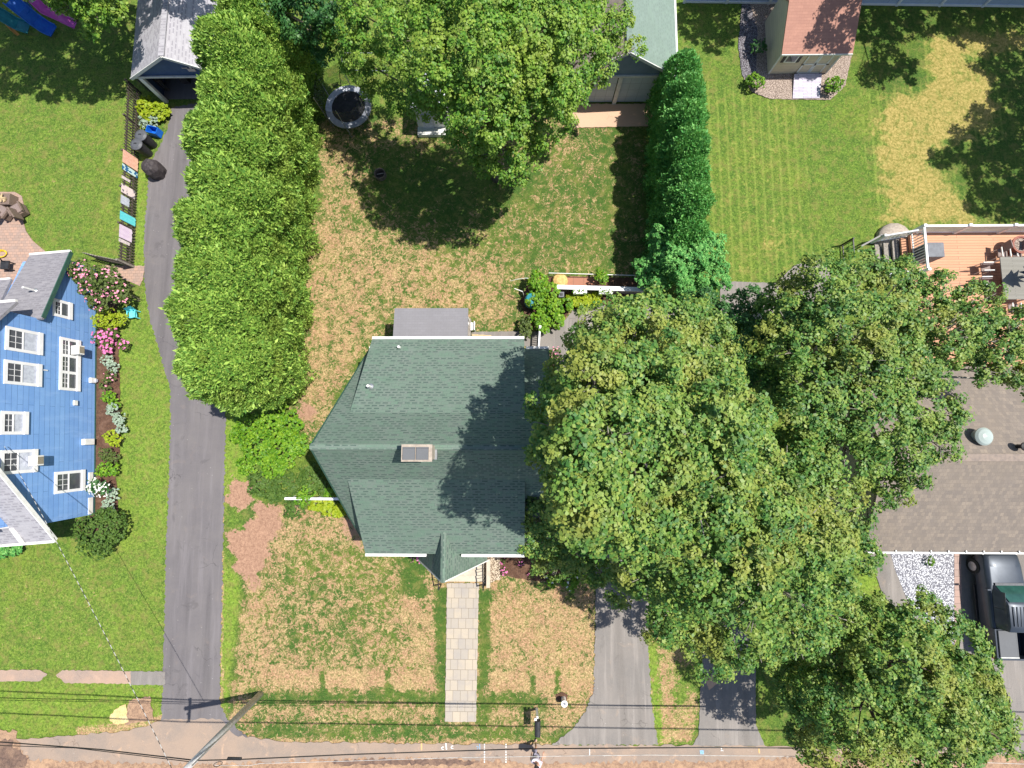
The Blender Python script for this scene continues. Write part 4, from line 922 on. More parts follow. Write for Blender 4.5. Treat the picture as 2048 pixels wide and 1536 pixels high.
# ================================================================== DECK and what stands on it
DH = .9
dk = thing('deck', 'raised orange-brown plank deck with white railings behind the ranch house', 'deck', (26.5, 7.5, 0))
q0 = G(1818, 464, DH); dx0, dy1 = q0.x, q0.y; dx1, dy0 = 33.0, 3.45
MB().box(((dx0 + dx1) / 2, (dy0 + dy1) / 2, DH - .06), (dx1 - dx0, dy1 - dy0, .12)).build('floor', 'deck_planks', dk)
for x in np.arange(dx0 + .2, dx1, 2.2):
    for y in (dy0 + .2, dy1 - .2): MB().box((x, y, DH / 2 - .06), (.14, .14, DH - .1)).build('support_post', 'grey_wood', dk)
RH = 1.82
def rail_run(a, b, za, zb, n, parent, top=.11):
    a = Vector(a); b = Vector(b); mb = MB(); ta = Vector((a.x, a.y, za + RH - DH)); tb = Vector((b.x, b.y, zb + RH - DH))
    mb.bar(ta, tb, top, .07); mb.bar((a.x, a.y, za + .1), (b.x, b.y, zb + .1), .05)
    for i in range(n):
        k = (i + .5) / n; x, y = a.x + (b.x - a.x) * k, a.y + (b.y - a.y) * k; z = za + (zb - za) * k; mb.bar((x, y, z + .1), (x, y, z + RH - DH), .04)
    return mb.build('railing', 'white_vinyl', parent)
xs_ = [dx0 + .06 + i * 2.42 for i in range(4)]
for i in range(3): rail_run((xs_[i], dy1 - .06, 0), (xs_[i + 1], dy1 - .06, 0), DH, DH, 18, dk)
rail_run((dx0 + .06, dy1 - .06, 0), (dx0 + .06, dy1 - 2.5, 0), DH, DH, 16, dk)
for x in xs_: MB().box((x, dy1 - .06, DH + .52), (.15, .15, 1.04)).build('rail_post', 'white_vinyl', dk)
MB().box((dx0 + .06, dy1 - 2.5, DH + .52), (.15, .15, 1.04)).build('rail_post', 'white_vinyl', dk)
# steps down to the lawn on the left side
for i in range(4): MB().box((dx0 - .18 - i * .34, dy1 - 1.35, DH - .2 - i * .2), (.36, 2.1, .1)).build('step', 'grey_wood' if i else 'deck_planks', dk)
mb_ = []
for y in (dy1 - .25, dy1 - 2.45):
    rail_run((dx0 - .15, y, 0), (dx0 - 1.45, y, 0), DH - .1, .05, 8, dk, .09); MB().box((dx0 - 1.45, y, .55), (.13, .13, 1.1)).build('rail_post', 'white_vinyl', dk)
mb = MB()
for i in range(9): y = dy1 - .5 - i * .22; mb.bar((dx0 - 3.2, y, .05), (dx0 - 3.2, y, .95), .03)
mb.bar((dx0 - 3.2, dy1 - .4, .98), (dx0 - 3.2, dy1 - 2.4, .98), .06); mb.bar((dx0 - 3.2, dy1 - .4, .12), (dx0 - 3.2, dy1 - 2.4, .12), .05)
for y in (dy1 - .4, dy1 - 2.4): mb.bar((dx0 - 3.2, y, 0), (dx0 - 3.2, y, 1.05), .08)
solo(mb, 'railing', 'black_metal', 'black metal railing on the lawn left of the deck steps', 'railing')
mb = MB(); mb.bar((dx0 - 1.5, dy1 - .15, .9), (dx0 - 2.6, dy1 - .75, .75), .09, .05)
for q_ in ((dx0 - 1.5, dy1 - .15, .9), (dx0 - 2.6, dy1 - .75, .75)): mb.bar((q_[0], q_[1], 0), q_, .06)
solo(mb, 'handrail', 'black_metal', 'dark slanting handrail over the tan boulder beside the deck steps', 'railing')
q_ = G(1790, 478, .2); mb = MB(); mb.lathe((q_.x, q_.y, 0), [(1.0, 0), (.95, .25), (.6, .4), (.1, .45)], 14); solo(mb, 'boulder', 'stone', 'flat tan boulder at the corner of the deck steps', 'rock', smooth=True)

mb = MB(); gq = G(1872, 499, DH + .88); mb.box((gq.x, gq.y, DH + .44), (.92, .82, .88)); solo(mb, 'grill', 'grey_cover', 'grill under a square grey cover in the left corner of the deck', 'grill', bevel=.04)
pq = G(2043, 489, DH + .7); pt = thing('flower_pot', 'round dark red planter filled with tan soil, on the deck by the back railing', 'planter', (pq.x, pq.y, DH)); MB().lathe((pq.x, pq.y, DH), [(.30, 0), (.42, .5), (.50, .68), (.50, .72), (.40, .72), (.38, .66)], 26, True).build('pot', 'red_pot', pt); MB().lathe((pq.x, pq.y, DH + .6), [(.38, 0), (.36, .08), (.1, .12)], 20).build('soil', 'gravel_tan', pt)
tq = G(2028, 556, DH + .74)
tb = thing('patio_table', 'long slatted beige table on the deck with a closed blue umbrella standing through it', 'table', (tq.x, tq.y, DH))
MB().box((tq.x + .25, tq.y + .0, DH + .72), (1.75, 2.35, .05)).build('table_top', 'table_slats', tb, bevel=.01)
for sx in (-.5, .95):
    for sy in (-1.05, 1.05): MB().bar((tq.x + sx, tq.y + sy, DH), (tq.x + sx, tq.y + sy, DH + .7), .07).build('leg', 'beige_trim', tb)
ub = thing('umbrella', 'closed dark blue patio umbrella rising from the deck table', 'umbrella', (tq.x + .3, tq.y - .0, DH))
MB().tube([(tq.x + .3, tq.y, DH), (tq.x + .3, tq.y, DH + 2.9)], .025, 8).build('pole', 'steel', ub)
MB().lathe((tq.x + .3, tq.y, DH), [(.25, 0), (.25, .05), (.06, .1)], 18).build('base', 'black_metal', ub)
mb = MB(); n_ = 16; vs = []
for r_, z in ((.40, 1.15), (.30, 1.5), (.17, 2.1), (.04, 2.8)):
    for k in range(n_): a = 2 * math.pi * k / n_; rr = r_ * (1.35 if k % 2 else .5); vs.append((tq.x + .3 + rr * math.cos(a), tq.y + rr * math.sin(a), DH + z + (0 if k % 2 else .12 if z < 1.2 else 0)))
mb.add(vs, [[i * n_ + k, i * n_ + (k + 1) % n_, (i + 1) * n_ + (k + 1) % n_, (i + 1) * n_ + k] for i in range(3) for k in range(n_)] + [[3 * n_ + k for k in range(n_)]]); mb.build('canopy', 'umbrella_blue', ub)
def deck_chair(x, y, rz, label):
    c = thing('patio_chair', label, 'chair', (x, y, DH), 'slatted chairs round the deck table', rz)
    MB().box((0, 0, .42), (.5, .48, .05)).build('seat', 'brown_seat', c, local=True)
    MB().bar((0, -.26, .45), (0, -.36, .98), .48, .04).build('backrest', 'brown_seat', c, local=True)
    for sx in (-.22, .22):
        for sy in (-.22, .22): MB().bar((sx, sy, 0), (sx, sy, .42 if sy < 0 else .62), .04).build('leg', 'beige_trim', c, local=True)
        MB().bar((sx, -.28, .62), (sx, .26, .64), .05).build('armrest', 'beige_trim', c, local=True)
for x, y, rz, lb in ((tq.x - .15, tq.y + 1.5, math.pi, 'brown slatted chair at the back end of the deck table, left of its twin'), (tq.x + .65, tq.y + 1.5, math.pi, 'brown slatted chair at the back end of the deck table, right of its twin'),
                     (tq.x - 1.15, tq.y + .7, -math.pi / 2, 'dark slatted chair on the left side of the deck table, nearest the back railing'), (tq.x - 1.3, tq.y - .1, -math.pi / 2, 'dark slatted chair left of the deck table, the one beside the tree leaves'), (tq.x + .1, tq.y - 1.6, 0, 'beige framed chair at the house end of the deck table')):
    deck_chair(x, y, rz, lb)

# ================================================================== FENCES
_a, _b = G(268, 533), G(283, 186); FA, FB = Vector((_a.x, _a.y)), Vector((_b.x, _b.y))
fn = thing('picket_fence', 'weathered dark picket fence between the left lawn and the long driveway', 'fence', (FA.x, FA.y, 0))
fd = (FB - FA).normalized(); fl = (FB - FA).length; fnn = Vector((fd.y, -fd.x)); FH = 1.15
def FP(s, z, o=0.0): q = FA + fd * s + fnn * o; return Vector((q.x, q.y, z))
npk = 62
for i in range(npk):
    s = (i + .5) / npk * fl; hh = FH + .03 * math.sin(i * 2.3)
    MB().plate([FP(s - .045, .03, .03), FP(s + .045, .03, .03), FP(s + .045, hh - .05, .03), FP(s, hh, .03), FP(s - .045, hh - .05, .03)], (fnn.x, fnn.y, 0), .02).build('picket', 'dark_wood', fn)
for z in (.3, .92): MB().bar(FP(0, z, -.02), FP(fl, z, -.02), .05, .09).build('rail', 'dark_wood', fn)
for i in range(6): MB().bar(FP(i * fl / 5, 0, -.06), FP(i * fl / 5, FH + .02, -.06), .1).build('post', 'dark_wood', fn)
gt_ = thing('gate', 'weathered picket gate standing half open beside the brick path', 'gate', (FA.x, FA.y - .1, 0))
ga, gb = G(268, 534, 0), G(224, 525, 0); gdv = (gb - ga); gl = gdv.length; gdv.normalize()
for i in range(9): q = ga + gdv * (i + .5) / 9 * gl; MB().box((q.x, q.y, .58), (.09, .025, 1.12), math.atan2(gdv.y, gdv.x)).build('picket', 'grey_wood', gt_)
for z in (.3, .9): MB().bar(ga + Vector((0, .03, z)), gb + Vector((0, .03, z)), .05, .08).build('rail', 'grey_wood', gt_)
MB().bar(ga, ga + Vector((0, 0, 1.25)), .11).build('post', 'grey_wood', gt_)
ff = thing('picket_fence', 'short grey picket fence run from the gate toward the flowering bush', 'fence', (gb.x, gb.y, 0))
gc = G(196, 518, 0)
for i in range(6): q = gb.lerp(gc, (i + .8) / 6); MB().box((q.x, q.y, .5), (.09, .025, 1.0), 0).build('picket', 'grey_wood', ff)
for z in (.3, .85): MB().bar(gb + Vector((0, .03, z)), gc + Vector((0, .03, z)), .05, .07).build('rail', 'grey_wood', ff)
sf = thing('picket_fence', 'short dark picket fence beside the small blue garage', 'fence', (-23.2, 20.9, 0))
for i in range(9): MB().box((-22.9 + i * .16, 20.95, .5), (.08, .025, 1.0)).build('picket', 'dark_wood', sf)
MB().bar((-22.95, 20.98, .8), (-21.5, 20.98, .8), .05, .07).build('rail', 'dark_wood', sf)
def towel(corners, mat, label, name='towel', cat='towel'):
    """cloth hung over the fence top; corners are photo pixels on the fence's face"""
    pts = []
    for a, b in corners:
        q = GP(a, b, FA, FB); s = (Vector((q.x, q.y)) - FA).dot(fd); pts.append((s, q.z))
    s0 = min(p[0] for p in pts); s1 = max(p[0] for p in pts); zb = max(.12, min(p[1] for p in pts)); mb = MB(); n = 8
    top = [FP(s0 + (s1 - s0) * k / n, FH + .03, .03) for k in range(n + 1)]
    fr = [FP(s0 + (s1 - s0) * k / n, zb + .02 * math.sin(k * 1.9), .075 + .018 * math.sin(k * 2.2)) for k in range(n + 1)]
    bk = [FP(s0 + (s1 - s0) * k / n, FH - .35, -.075) for k in range(n + 1)]
    mb.add(fr + top + bk, [[r * (n + 1) + k, r * (n + 1) + k + 1, (r + 1) * (n + 1) + k + 1, (r + 1) * (n + 1) + k] for r in (0, 1) for k in range(n)])
    o = solo(mb, name, mat, label, cat, 'towels and floats drying on the picket fence'); md = o.modifiers.new('solidify', 'SOLIDIFY'); md.thickness = .02
    return o
m, t, p = newmat('towel_pattern'); o = coord(t)
L(t, mixc(t, math_(t, 'GREATER_THAN', noise(t, o, 4.5, 1), .5), (.60, .78, .78), (.02, .14, .34)), p.inputs['Base Color']); p.inputs['Roughness'].default_value = .9
m, t, p = newmat('towel_scribble'); o = coord(t)
L(t, mixc(t, math_(t, 'GREATER_THAN', noise(t, o, 6, 1), .60), (.80, .66, .66), (.16, .14, .18)), p.inputs['Base Color']); p.inputs['Roughness'].default_value = .9
towel([(250, 304), (279, 322), (279, 341), (249, 327)], 'towel_peach', 'peach striped towel on the picket fence, nearest the rubbish bins')
towel([(247, 330), (273, 346), (271, 356), (246, 338)], 'towel_pattern', 'white towel with blue blotches on the picket fence')
towel([(247, 370), (268, 382), (266, 398), (246, 386)], 'towel_scribble', 'pale pink towel with dark scribbles on the picket fence')
towel([(244, 392), (255, 397), (256, 412), (244, 408)], 'curtain', 'small grey rounded pad on the picket fence', 'pad', 'pad')
towel([(240, 421), (273, 440), (272, 452), (243, 440)], 'aqua_cloth', 'bright aqua pool float folded over the picket fence', 'pool_float', 'pool float')
towel([(243, 450), (262, 460), (261, 484), (242, 476)], 'towel_lilac', 'plain lilac towel on the picket fence, below the aqua float')
towel([(247, 481), (256, 485), (257, 492), (248, 488)], 'towel_white', 'small white cloth on the picket fence nearest the gate')
towel([(250, 356), (258, 360), (258, 365), (250, 361)], 'towel_white', 'tiny white cloth on the fence between two patterned towels')

vf_ = thing('vinyl_fence', 'tall pale blue-white panel fence along the top right of the lawn', 'fence', (20, 26.4, 0))
va, vb = G(1368, 8, 0), G(2400, 22, 0)
mb = MB(); va2 = Vector((va.x, va.y + .1, 0)); vb2 = Vector((vb.x, vb.y + .1, 0))
nrmv = Vector((-(vb2 - va2).y, (vb2 - va2).x, 0)).normalized()
mb.plate([va2 + Vector((0, 0, .05)), vb2 + Vector((0, 0, .05)), vb2 + Vector((0, 0, 1.75)), va2 + Vector((0, 0, 1.75))], -nrmv, .05); mb.build('panel', 'vinyl_panels', vf_)
MB().bar(va2 + Vector((0, 0, 1.78)), vb2 + Vector((0, 0, 1.78)), .12, .08).build('top_rail', 'white_vinyl', vf_)
MB().bar(va2 + Vector((0, 0, .08)), vb2 + Vector((0, 0, .08)), .09, .12).build('bottom_rail', 'white_vinyl', vf_)
for i in range(13): q = va2.lerp(vb2, i / 12); MB().box((q.x, q.y, .92), (.14, .14, 1.84)).build('post', 'white_vinyl', vf_)

wf = thing('rail_fence', 'white rail fence half buried in shrubs left of the green-roofed house', 'fence', (*G(630, 1000)[:2], 0))
ra_, rb_ = G(572, 997, .95), G(694, 998, .95)
MB().bar(ra_, rb_, .13, .07).build('rail', 'white_vinyl', wf); MB().bar(ra_ - Vector((0, 0, .5)), rb_ - Vector((0, 0, .5)), .05, .12).build('rail', 'white_vinyl', wf)
for k in (0, .5, 1): q = ra_.lerp(rb_, k); MB().box((q.x, q.y, .5), (.12, .12, 1.0)).build('post', 'white_vinyl', wf)
gf = thing('garden_fence', 'thick white garden fence rail behind the hostas, with flower boxes on it', 'fence', (*G(1200, 590)[:2], 0))
a, b = G(1113, 574, 1.0), G(1288, 579, 1.0); MB().bar(a, b, .24, .06).build('rail', 'white_vinyl', gf)
MB().plate([a - Vector((0, 0, .9)), b - Vector((0, 0, .9)), b - Vector((0, 0, .06)), a - Vector((0, 0, .06))], (0, -1, 0), .04).build('panel', 'grey_wood', gf)
for k in (0, .33, .66, 1): q = a.lerp(b, k); MB().box((q.x, q.y, .5), (.13, .13, 1.0)).build('post', 'white_vinyl', gf)
gf = thing('garden_fence', 'thin white wire fence at the back edge of the tiled garden strip', 'fence', (*G(1180, 549)[:2], 0))
a, b = G(1098, 546, .5), G(1272, 551, .5); MB().bar(a, b, .035).build('rail', 'white', gf)
for k in (0, .25, .5, .75, 1): q = a.lerp(b, k); MB().bar((q.x, q.y, 0), (q.x, q.y, .52), .03).build('post', 'white', gf)
for i, (x0, lb) in enumerate(((1160, 'white window box of pale flowers on the garden fence, left one'), (1211, 'grey-white window box of flowers on the garden fence, right one nearest the maple'))):
    q = G(x0, 584, .85); pb = thing('planter_box', lb, 'planter', q - Vector((0, 0, .12)), 'flower boxes on the garden fence')
    MB().box(q, (.75, .26, .22)).build('box', 'white_vinyl', pb); l_ = [(q.x + k, q.y, q.z + .12, .15) for k in (-.26, 0, .26)]
    broadleaf('plant', pb, l_, 'leaf_bright', dens=60, k=5, spread=.04, size=.07, part='foliage'); C, O = lobe_clusters(l_, 60, .8, 0, .9); D = nrm(np.cross(O, rdir(len(O)))); leaf_object('flowers', C + O * .04, D, O, .07, .06, 'petal_white', pb)
q = G(1120, 561, .25); mb = MB(); mb.lathe((q.x, q.y, .02), [(.42, 0), (.48, .12), (.40, .3), (.2, .4), (.02, .42)], 12); solo(mb, 'cushion', 'flag_yellow', 'crumpled yellow sack at the left end of the tiled garden strip', 'sack')

# ================================================================== BINS, GRILL, YARD THINGS
def bin_(x, y, label, mat, r=.33, h=.95):
    b = thing('rubbish_bin', label, 'bin', (x, y, 0), 'wheeled bins by the picket fence')
    MB().lathe((x, y, 0), [(r * .72, 0), (r * .95, h * .9), (r, h * .92), (r, h)], 18).build('body', mat, b, smooth=False)
    MB().lathe((x, y, h), [(r * 1.08, 0), (r * 1.08, .04), (r * .7, .1), (.02, .12)], 18).build('lid', 'grey_plastic', b)
    MB().box((x, y, h + .12), (.16, .04, .05)).build('handle', 'black_plastic', b)
q = G(281, 270, 1.0); bin_(q.x, q.y, 'dark grey lidded bin beside the blue recycling tub', 'black_plastic')
q = G(272, 288, 1.0); bin_(q.x, q.y, 'dark grey lidded bin between its twin and the covered grill', 'black_plastic')
q = G(302, 258, .5); rb = thing('recycling_bin', 'bright blue open recycling tub at the edge of the driveway', 'bin', (q.x, q.y, 0)); mb = MB()
mb.box((q.x, q.y, .03), (.62, .42, .06), -.25)
for s_, (w1, w2) in (((0, .2), (.66, .04)), ((0, -.2), (.66, .04)), ((.32, 0), (.04, .42)), ((-.32, 0), (.04, .42))):
    ca, sa = math.cos(-.25), math.sin(-.25); mb.box((q.x + s_[0] * ca - s_[1] * sa, q.y + s_[0] * sa + s_[1] * ca, .24), (w1, w2, .46), -.25)
mb.build('tub', 'blue_plastic', rb)
q = G(304, 336, .55); mb = MB(); rr = random.Random(3); n_ = 20; vs = []
prof_ = [(.48, 0), (.52, .35), (.50, .7), (.36, .92), (.14, 1.0)]
for r_, z in prof_:
    for k in range(n_): a = 2 * math.pi * k / n_; x_ = r_ * (1 + .07 * math.sin(5 * a + z * 6) + rr.uniform(-.04, .04)); vs.append((q.x + x_ * math.cos(a), q.y + x_ * math.sin(a), z + rr.uniform(-.03, .03) * (z > 0)))
mb.add(vs, [[i * n_ + k, i * n_ + (k + 1) % n_, (i + 1) * n_ + (k + 1) % n_, (i + 1) * n_ + k] for i in range(4) for k in range(n_)] + [[4 * n_ + k for k in range(n_)]])
solo(mb, 'grill', 'dark_cover', 'round grill under a crumpled dark cover beside the picket fence', 'grill')

def armchair(x, y, rz, label):
    c = thing('lounge_chair', label, 'chair', (x, y, .02), 'wicker chairs on the brick patio', rz)
    MB().box((0, 0, .22), (.72, .66, .34)).build('base', 'wicker', c, bevel=.03, local=True)
    MB().box((0, -.02, .43), (.6, .58, .12)).build('cushion', 'brown_seat', c, bevel=.04, local=True)
    MB().bar((0, .34, .3), (0, .46, .95), .68, .1).build('backrest', 'wicker', c, bevel=.03, local=True)
    for s in (-.36, .36): MB().box((s, 0, .5), (.1, .66, .16)).build('armrest', 'wicker', c, bevel=.03, local=True)
q = G(6, 424, .4); armchair(q.x, q.y, 2.6, 'wicker armchair at the left photo edge, below the fire table')
q = G(34, 420, .4); armchair(q.x, q.y, -2.6, 'wicker armchair with a plum cushion at the patio corner, next to the lawn')
q = G(8, 398, .5); ft = thing('fire_table', 'low table heaped with tan logs on the brick patio', 'table', (q.x, q.y, .02)); MB().box((q.x, q.y, .28), (.7, .7, .5)).build('table_base', 'wicker', ft, bevel=.02); mb = MB(); rr = random.Random(5)
for i in range(9): a = rr.uniform(0, 3.14); mb.tube([(q.x - .25 * math.cos(a), q.y - .25 * math.sin(a), .56 + i * .01), (q.x + .25 * math.cos(a), q.y + .25 * math.sin(a), .58 + i * .012)], .035, 6)
o_ = mb.build('logs', 'raw_wood', ft); o_['kind'] = 'stuff'
mb = MB(); q = G(4, 508, .04); mb.tube([(q.x + (.28 + .04 * (k // 14)) * math.cos(k * .45), q.y + (.18 + .03 * (k // 14)) * math.sin(k * .45), .05 + .002 * k) for k in range(42)], .022, 6); solo(mb, 'hose', 'yellow_plastic', 'coiled yellow hose on the brick patio', 'hose')
q = G(10, 530, .4); mb = MB(); mb.box((q.x, q.y, .4), (.5, .5, .08)); [mb.bar((q.x + a, q.y + b, .02), (q.x + a, q.y + b, .4), .05) for a in (-.2, .2) for b in (-.2, .2)]; mb.bar((q.x - .2, q.y + .24, .4), (q.x + .2, q.y + .24, .9), .05); solo(mb, 'patio_stool', 'black_plastic', 'black stool on the patio against the blue house', 'stool')
q = G(265, 628, .3); mb = MB(); mb.box((q.x, q.y, .26), (.42, .4, .05), .2); mb.bar((q.x - .05, q.y + .2, .26), (q.x - .1, q.y + .32, .62), .42, .04); [mb.bar((q.x + a, q.y + b, 0), (q.x + a, q.y + b, .42), .045) for a in (-.22, .22) for b in (-.2, .2)]; [mb.bar((q.x + a, q.y - .22, .42), (q.x + a, q.y + .22, .42), .05, .03) for a in (-.23, .23)]
solo(mb, 'garden_chair', 'aqua_cloth', 'small aqua garden chair on the grass by the driveway', 'chair')
q = G(941, 652, .5); mb = MB(); mb.box((q.x, q.y, .4), (.45, .45, .05)); mb.bar((q.x - .1, q.y + .2, .4), (q.x - .16, q.y + .3, .9), .42, .05); [mb.bar((q.x + a, q.y + b, 0), (q.x + a, q.y + b, .6), .05) for a in (-.22, .22) for b in (-.2, .2)]; [mb.bar((q.x + a, q.y - .24, .6), (q.x + a, q.y + .24, .6), .06, .03) for a in (-.23, .23)]
solo(mb, 'garden_chair', 'white_vinyl', 'white plastic chair at the corner of the grey rear porch roof', 'chair')
# trampoline
q = G(697, 214, .8); tr = thing('trampoline', 'round trampoline with a grey pad, black mat and netting, half under the maple', 'trampoline', (q.x, q.y, 0)); R0 = 1.36
def ringm(mb, c, r0, r1, z0, z1, n=40):
    vs = [(c[0] + r * math.cos(2 * math.pi * k / n), c[1] + r * math.sin(2 * math.pi * k / n), z) for r, z in ((r0, z1), (r1, z1), (r1, z0), (r0, z0)) for k in range(n)]
    return mb.add(vs, [[i * n + k, i * n + (k + 1) % n, ((i + 1) % 4) * n + (k + 1) % n, ((i + 1) % 4) * n + k][::-1] for i in range(4) for k in range(n)])
ringm(MB(), q, 1.0, R0, .78, .84).build('pad', 'curtain', tr); MB().lathe((q.x, q.y, .79), [(1.01, 0), (1.01, .01)], 40).build('jump_mat', 'black_plastic', tr)
for k in range(6):
    a = k * math.pi / 3 + .5; x, y = q.x + R0 * math.cos(a), q.y + R0 * math.sin(a); MB().tube([(x, y, 0), (x, y, .8)], .03, 8).build('leg', 'steel', tr)
    MB().tube([(x + .05 * math.cos(a), y + .05 * math.sin(a), .3), (x + .12 * math.cos(a), y + .12 * math.sin(a), 2.55)], .022, 8).build('net_pole', 'steel', tr)
mb = MB(); n_ = 36; vs = [(q.x + 1.45 * math.cos(2 * math.pi * k / n_), q.y + 1.45 * math.sin(2 * math.pi * k / n_), z - (.25 * abs(math.sin(3 * (2 * math.pi * k / n_ - .5))) if z > 2 else 0)) for z in (.85, 2.5) for k in range(n_)]
mb.add(vs, [[k, (k + 1) % n_, n_ + (k + 1) % n_, n_ + k] for k in range(n_)]); mb.build('net', 'mesh_net', tr)
gp = thing('goal_frame', 'thin grey pole frame behind the trampoline', 'frame', (*G(760, 140)[:2], 0))
a, b = G(686, 140, 1.2), G(780, 142, 1.2); MB().tube([(a.x, a.y, 0), a, b, (b.x, b.y, 0)], .025, 6).build('front_frame', 'steel', gp)
c_, d_ = G(682, 106, 1.2), G(770, 106, 1.2); MB().tube([(c_.x, c_.y, 0), c_, d_, (d_.x, d_.y, 0)], .025, 6).build('rear_frame', 'steel', gp); MB().tube([a, c_], .025, 6).build('side_bar', 'steel', gp)
ph = thing('playhouse', 'small pale grey playhouse with a step, under the big maple', 'playhouse', (-5.2, 18.9, 0))
MB().box((-5.15, 19.0, 1.05), (1.9, 1.5, 2.1)).build('wall', 'beige_trim', ph)
mb = MB(); mb.slab([(-6.2, 18.15, 2.0), (-5.15, 18.15, 2.65), (-5.15, 19.85, 2.65), (-6.2, 19.85, 2.0)], .08); mb.slab([(-5.15, 18.15, 2.65), (-4.1, 18.15, 2.0), (-4.1, 19.85, 2.0), (-5.15, 19.85, 2.65)], .08); mb.build('roof', 'curtain', ph)
MB().box((-5.15, 18.02, .12), (2.0, .5, .24)).build('step', 'beige_trim', ph); MB().box((-5.45, 18.22, .8), (.6, .05, 1.3)).build('door', 'curtain', ph); MB().box((-4.6, 18.22, 1.2), (.4, .05, .5)).build('window', 'interior_dark', ph)
q = G(760, 348, .2); fp = thing('fire_pit', 'small round rusty fire pit on the shaded back lawn', 'fire pit', (q.x, q.y, 0)); ringm(MB(), q, .29, .34, 0, .3, 20).build('ring', 'bark', fp); MB().lathe((q.x, q.y, .02), [(.3, 0), (.25, .06), (.02, .1)], 16).build('ash', 'interior_dark', fp); MB().tube([(q.x - .2, q.y, .16), (q.x + .22, q.y + .06, .2)], .03, 6).build('log', 'grey_wood', fp)
# play set with slides
ps = thing('play_set', 'colourful play set with pink, blue and teal slides in the top left corner', 'play set', (*G(40, -25)[:2], 0))
def slide(pts, w_, mat, part):
    P = [G(*a) for a in pts]; mb = MB(); L_, R_, Lt, Rt = [], [], [], []
    for i, q in enumerate(P):
        d = P[min(i + 1, len(P) - 1)] - P[max(i - 1, 0)]; s = Vector((d.y, -d.x, 0)).normalized() * w_ / 2; u = Vector((0, 0, .16)); L_.append(q - s); R_.append(q + s); Lt.append(q - s * 1.15 + u); Rt.append(q + s * 1.15 + u)
    n = len(P); mb.add(L_ + R_ + Lt + Rt, [[i, i + 1, n + i + 1, n + i] for i in range(n - 1)] + [[2 * n + i, 2 * n + i + 1, i + 1, i] for i in range(n - 1)] + [[n + i, n + i + 1, 3 * n + i + 1, 3 * n + i] for i in range(n - 1)])
    o = mb.build(part, mat, ps); md = o.modifiers.new('solidify', 'SOLIDIFY'); md.thickness = .05; return o
slide([(70, 2, 1.5), (90, 22, 1.15), (115, 34, .7), (140, 46, .3), (152, 51, .25)], .5, 'pink_plastic', 'pink_slide')
slide([(20, 0, 1.6), (45, 20, 1.2), (72, 42, .6), (95, 58, .25), (108, 64, .2)], .75, 'blue_plastic', 'blue_slide')
slide([(-25, 15, 1.4), (5, 32, .9), (35, 50, .4), (58, 58, .2)], .7, 'teal_plastic', 'teal_slide')
slide([(18, 52, .5), (28, 62, .3), (37, 70, .1)], .18, 'orange_plastic', 'orange_slide')
q = G(40, 12, 1.2); ringm(MB(), q, .38, .46, .9, 1.05, 20).build('hoop', 'blue_plastic', ps)
for a, b in ((68, 6), (30, -10), (10, -30), (72, -30)): q = G(a, b, 0); MB().bar((q.x, q.y, 0), (q.x, q.y, 2.2), .12).build('post', 'beige_trim', ps)
q = G(40, -22, 1.4); MB().box((q.x, q.y, 1.4), (2.2, 1.2, .1)).build('platform', 'beige_trim', ps)
# garden things
q = G(1063, 602, .55); rb = thing('rain_barrel', 'dark teal glossy rain barrel at the left end of the garden shrubs', 'barrel', (q.x, q.y, 0)); MB().lathe((q.x, q.y, 0), [(.3, 0), (.4, .3), (.42, .6), (.36, .95), (.30, 1.0), (.02, 1.03)], 20).build('body', 'teal_plastic', rb, smooth=True); MB().lathe((q.x, q.y, 1.0), [(.3, 0), (.3, .05), (.02, .07)], 18).build('lid', 'teal_plastic', rb)
q = G(1122, 592, .8); ln = thing('post_lamp', 'small grey square lantern post among the bright garden shrubs', 'lamp', (q.x, q.y, 0)); MB().bar((q.x, q.y, 0), (q.x, q.y, .9), .08).build('post', 'grey_plastic', ln); MB().box((q.x, q.y, 1.0), (.3, .3, .22)).build('lantern', 'grey_cover', ln); MB().box((q.x, q.y, 1.13), (.14, .14, .05)).build('cap', 'black_plastic', ln)
mb = MB(); a, b = G(1052, 556, 1.2), G(1022, 562, 1.0); mb.tube([(a.x + .6, a.y, 0), (a.x + .5, a.y, 1.0), a, a.lerp(b, .6) + Vector((0, 0, .1)), b, b + Vector((-.05, .1, -.1))], .015, 6); solo(mb, 'plant_hook', 'white', 'thin white curved plant hook reaching over the lawn from the shrubs', 'plant hook')
mb = MB(); a, b = G(1045, 583, 1.0), G(1029, 577, .9); mb.tube([(a.x + .1, a.y, 0), a, b], .025, 6); solo(mb, 'downspout', 'white', 'short white pipe beside the teal rain barrel', 'pipe')
q = G(1128, 1403, .3); lp = thing('cleanout_pipe', 'short white capped pipe in the dry front lawn near the driveway', 'pipe', (q.x, q.y, 0)); MB().tube([(q.x, q.y, 0), (q.x, q.y, .5)], .12, 16).build('pipe', 'white', lp); ringm(MB(), q, .1, .17, .5, .54, 20).build('rim', 'white_vinyl', lp); MB().lathe((q.x, q.y, .51), [(.07, 0), (.05, .05)], 12).build('cap', 'steel', lp)
sheet('dark_brown_patch', [(1112, 1388), (1122, 1384), (1136, 1390), (1134, 1400), (1120, 1404), (1112, 1398)], .012, 'mulch', .04)  # flat dark brown patch beside the capped pipe
q = G(1075, 1452, 1.05); mbx = thing('mailbox', 'black mailbox on a white post at the edge of the dry front lawn', 'mailbox', (q.x, q.y, 0)); ang = .0
vs = []; n_ = 9
for y in (-.36, .36):
    for k in range(n_): a = math.pi * k / (n_ - 1); vs.append((q.x + .15 * math.cos(a), q.y + y - .05, 1.12 + .15 * math.sin(a)))
    vs += [(q.x - .15, q.y + y - .05, .98), (q.x + .15, q.y + y - .05, .98)]
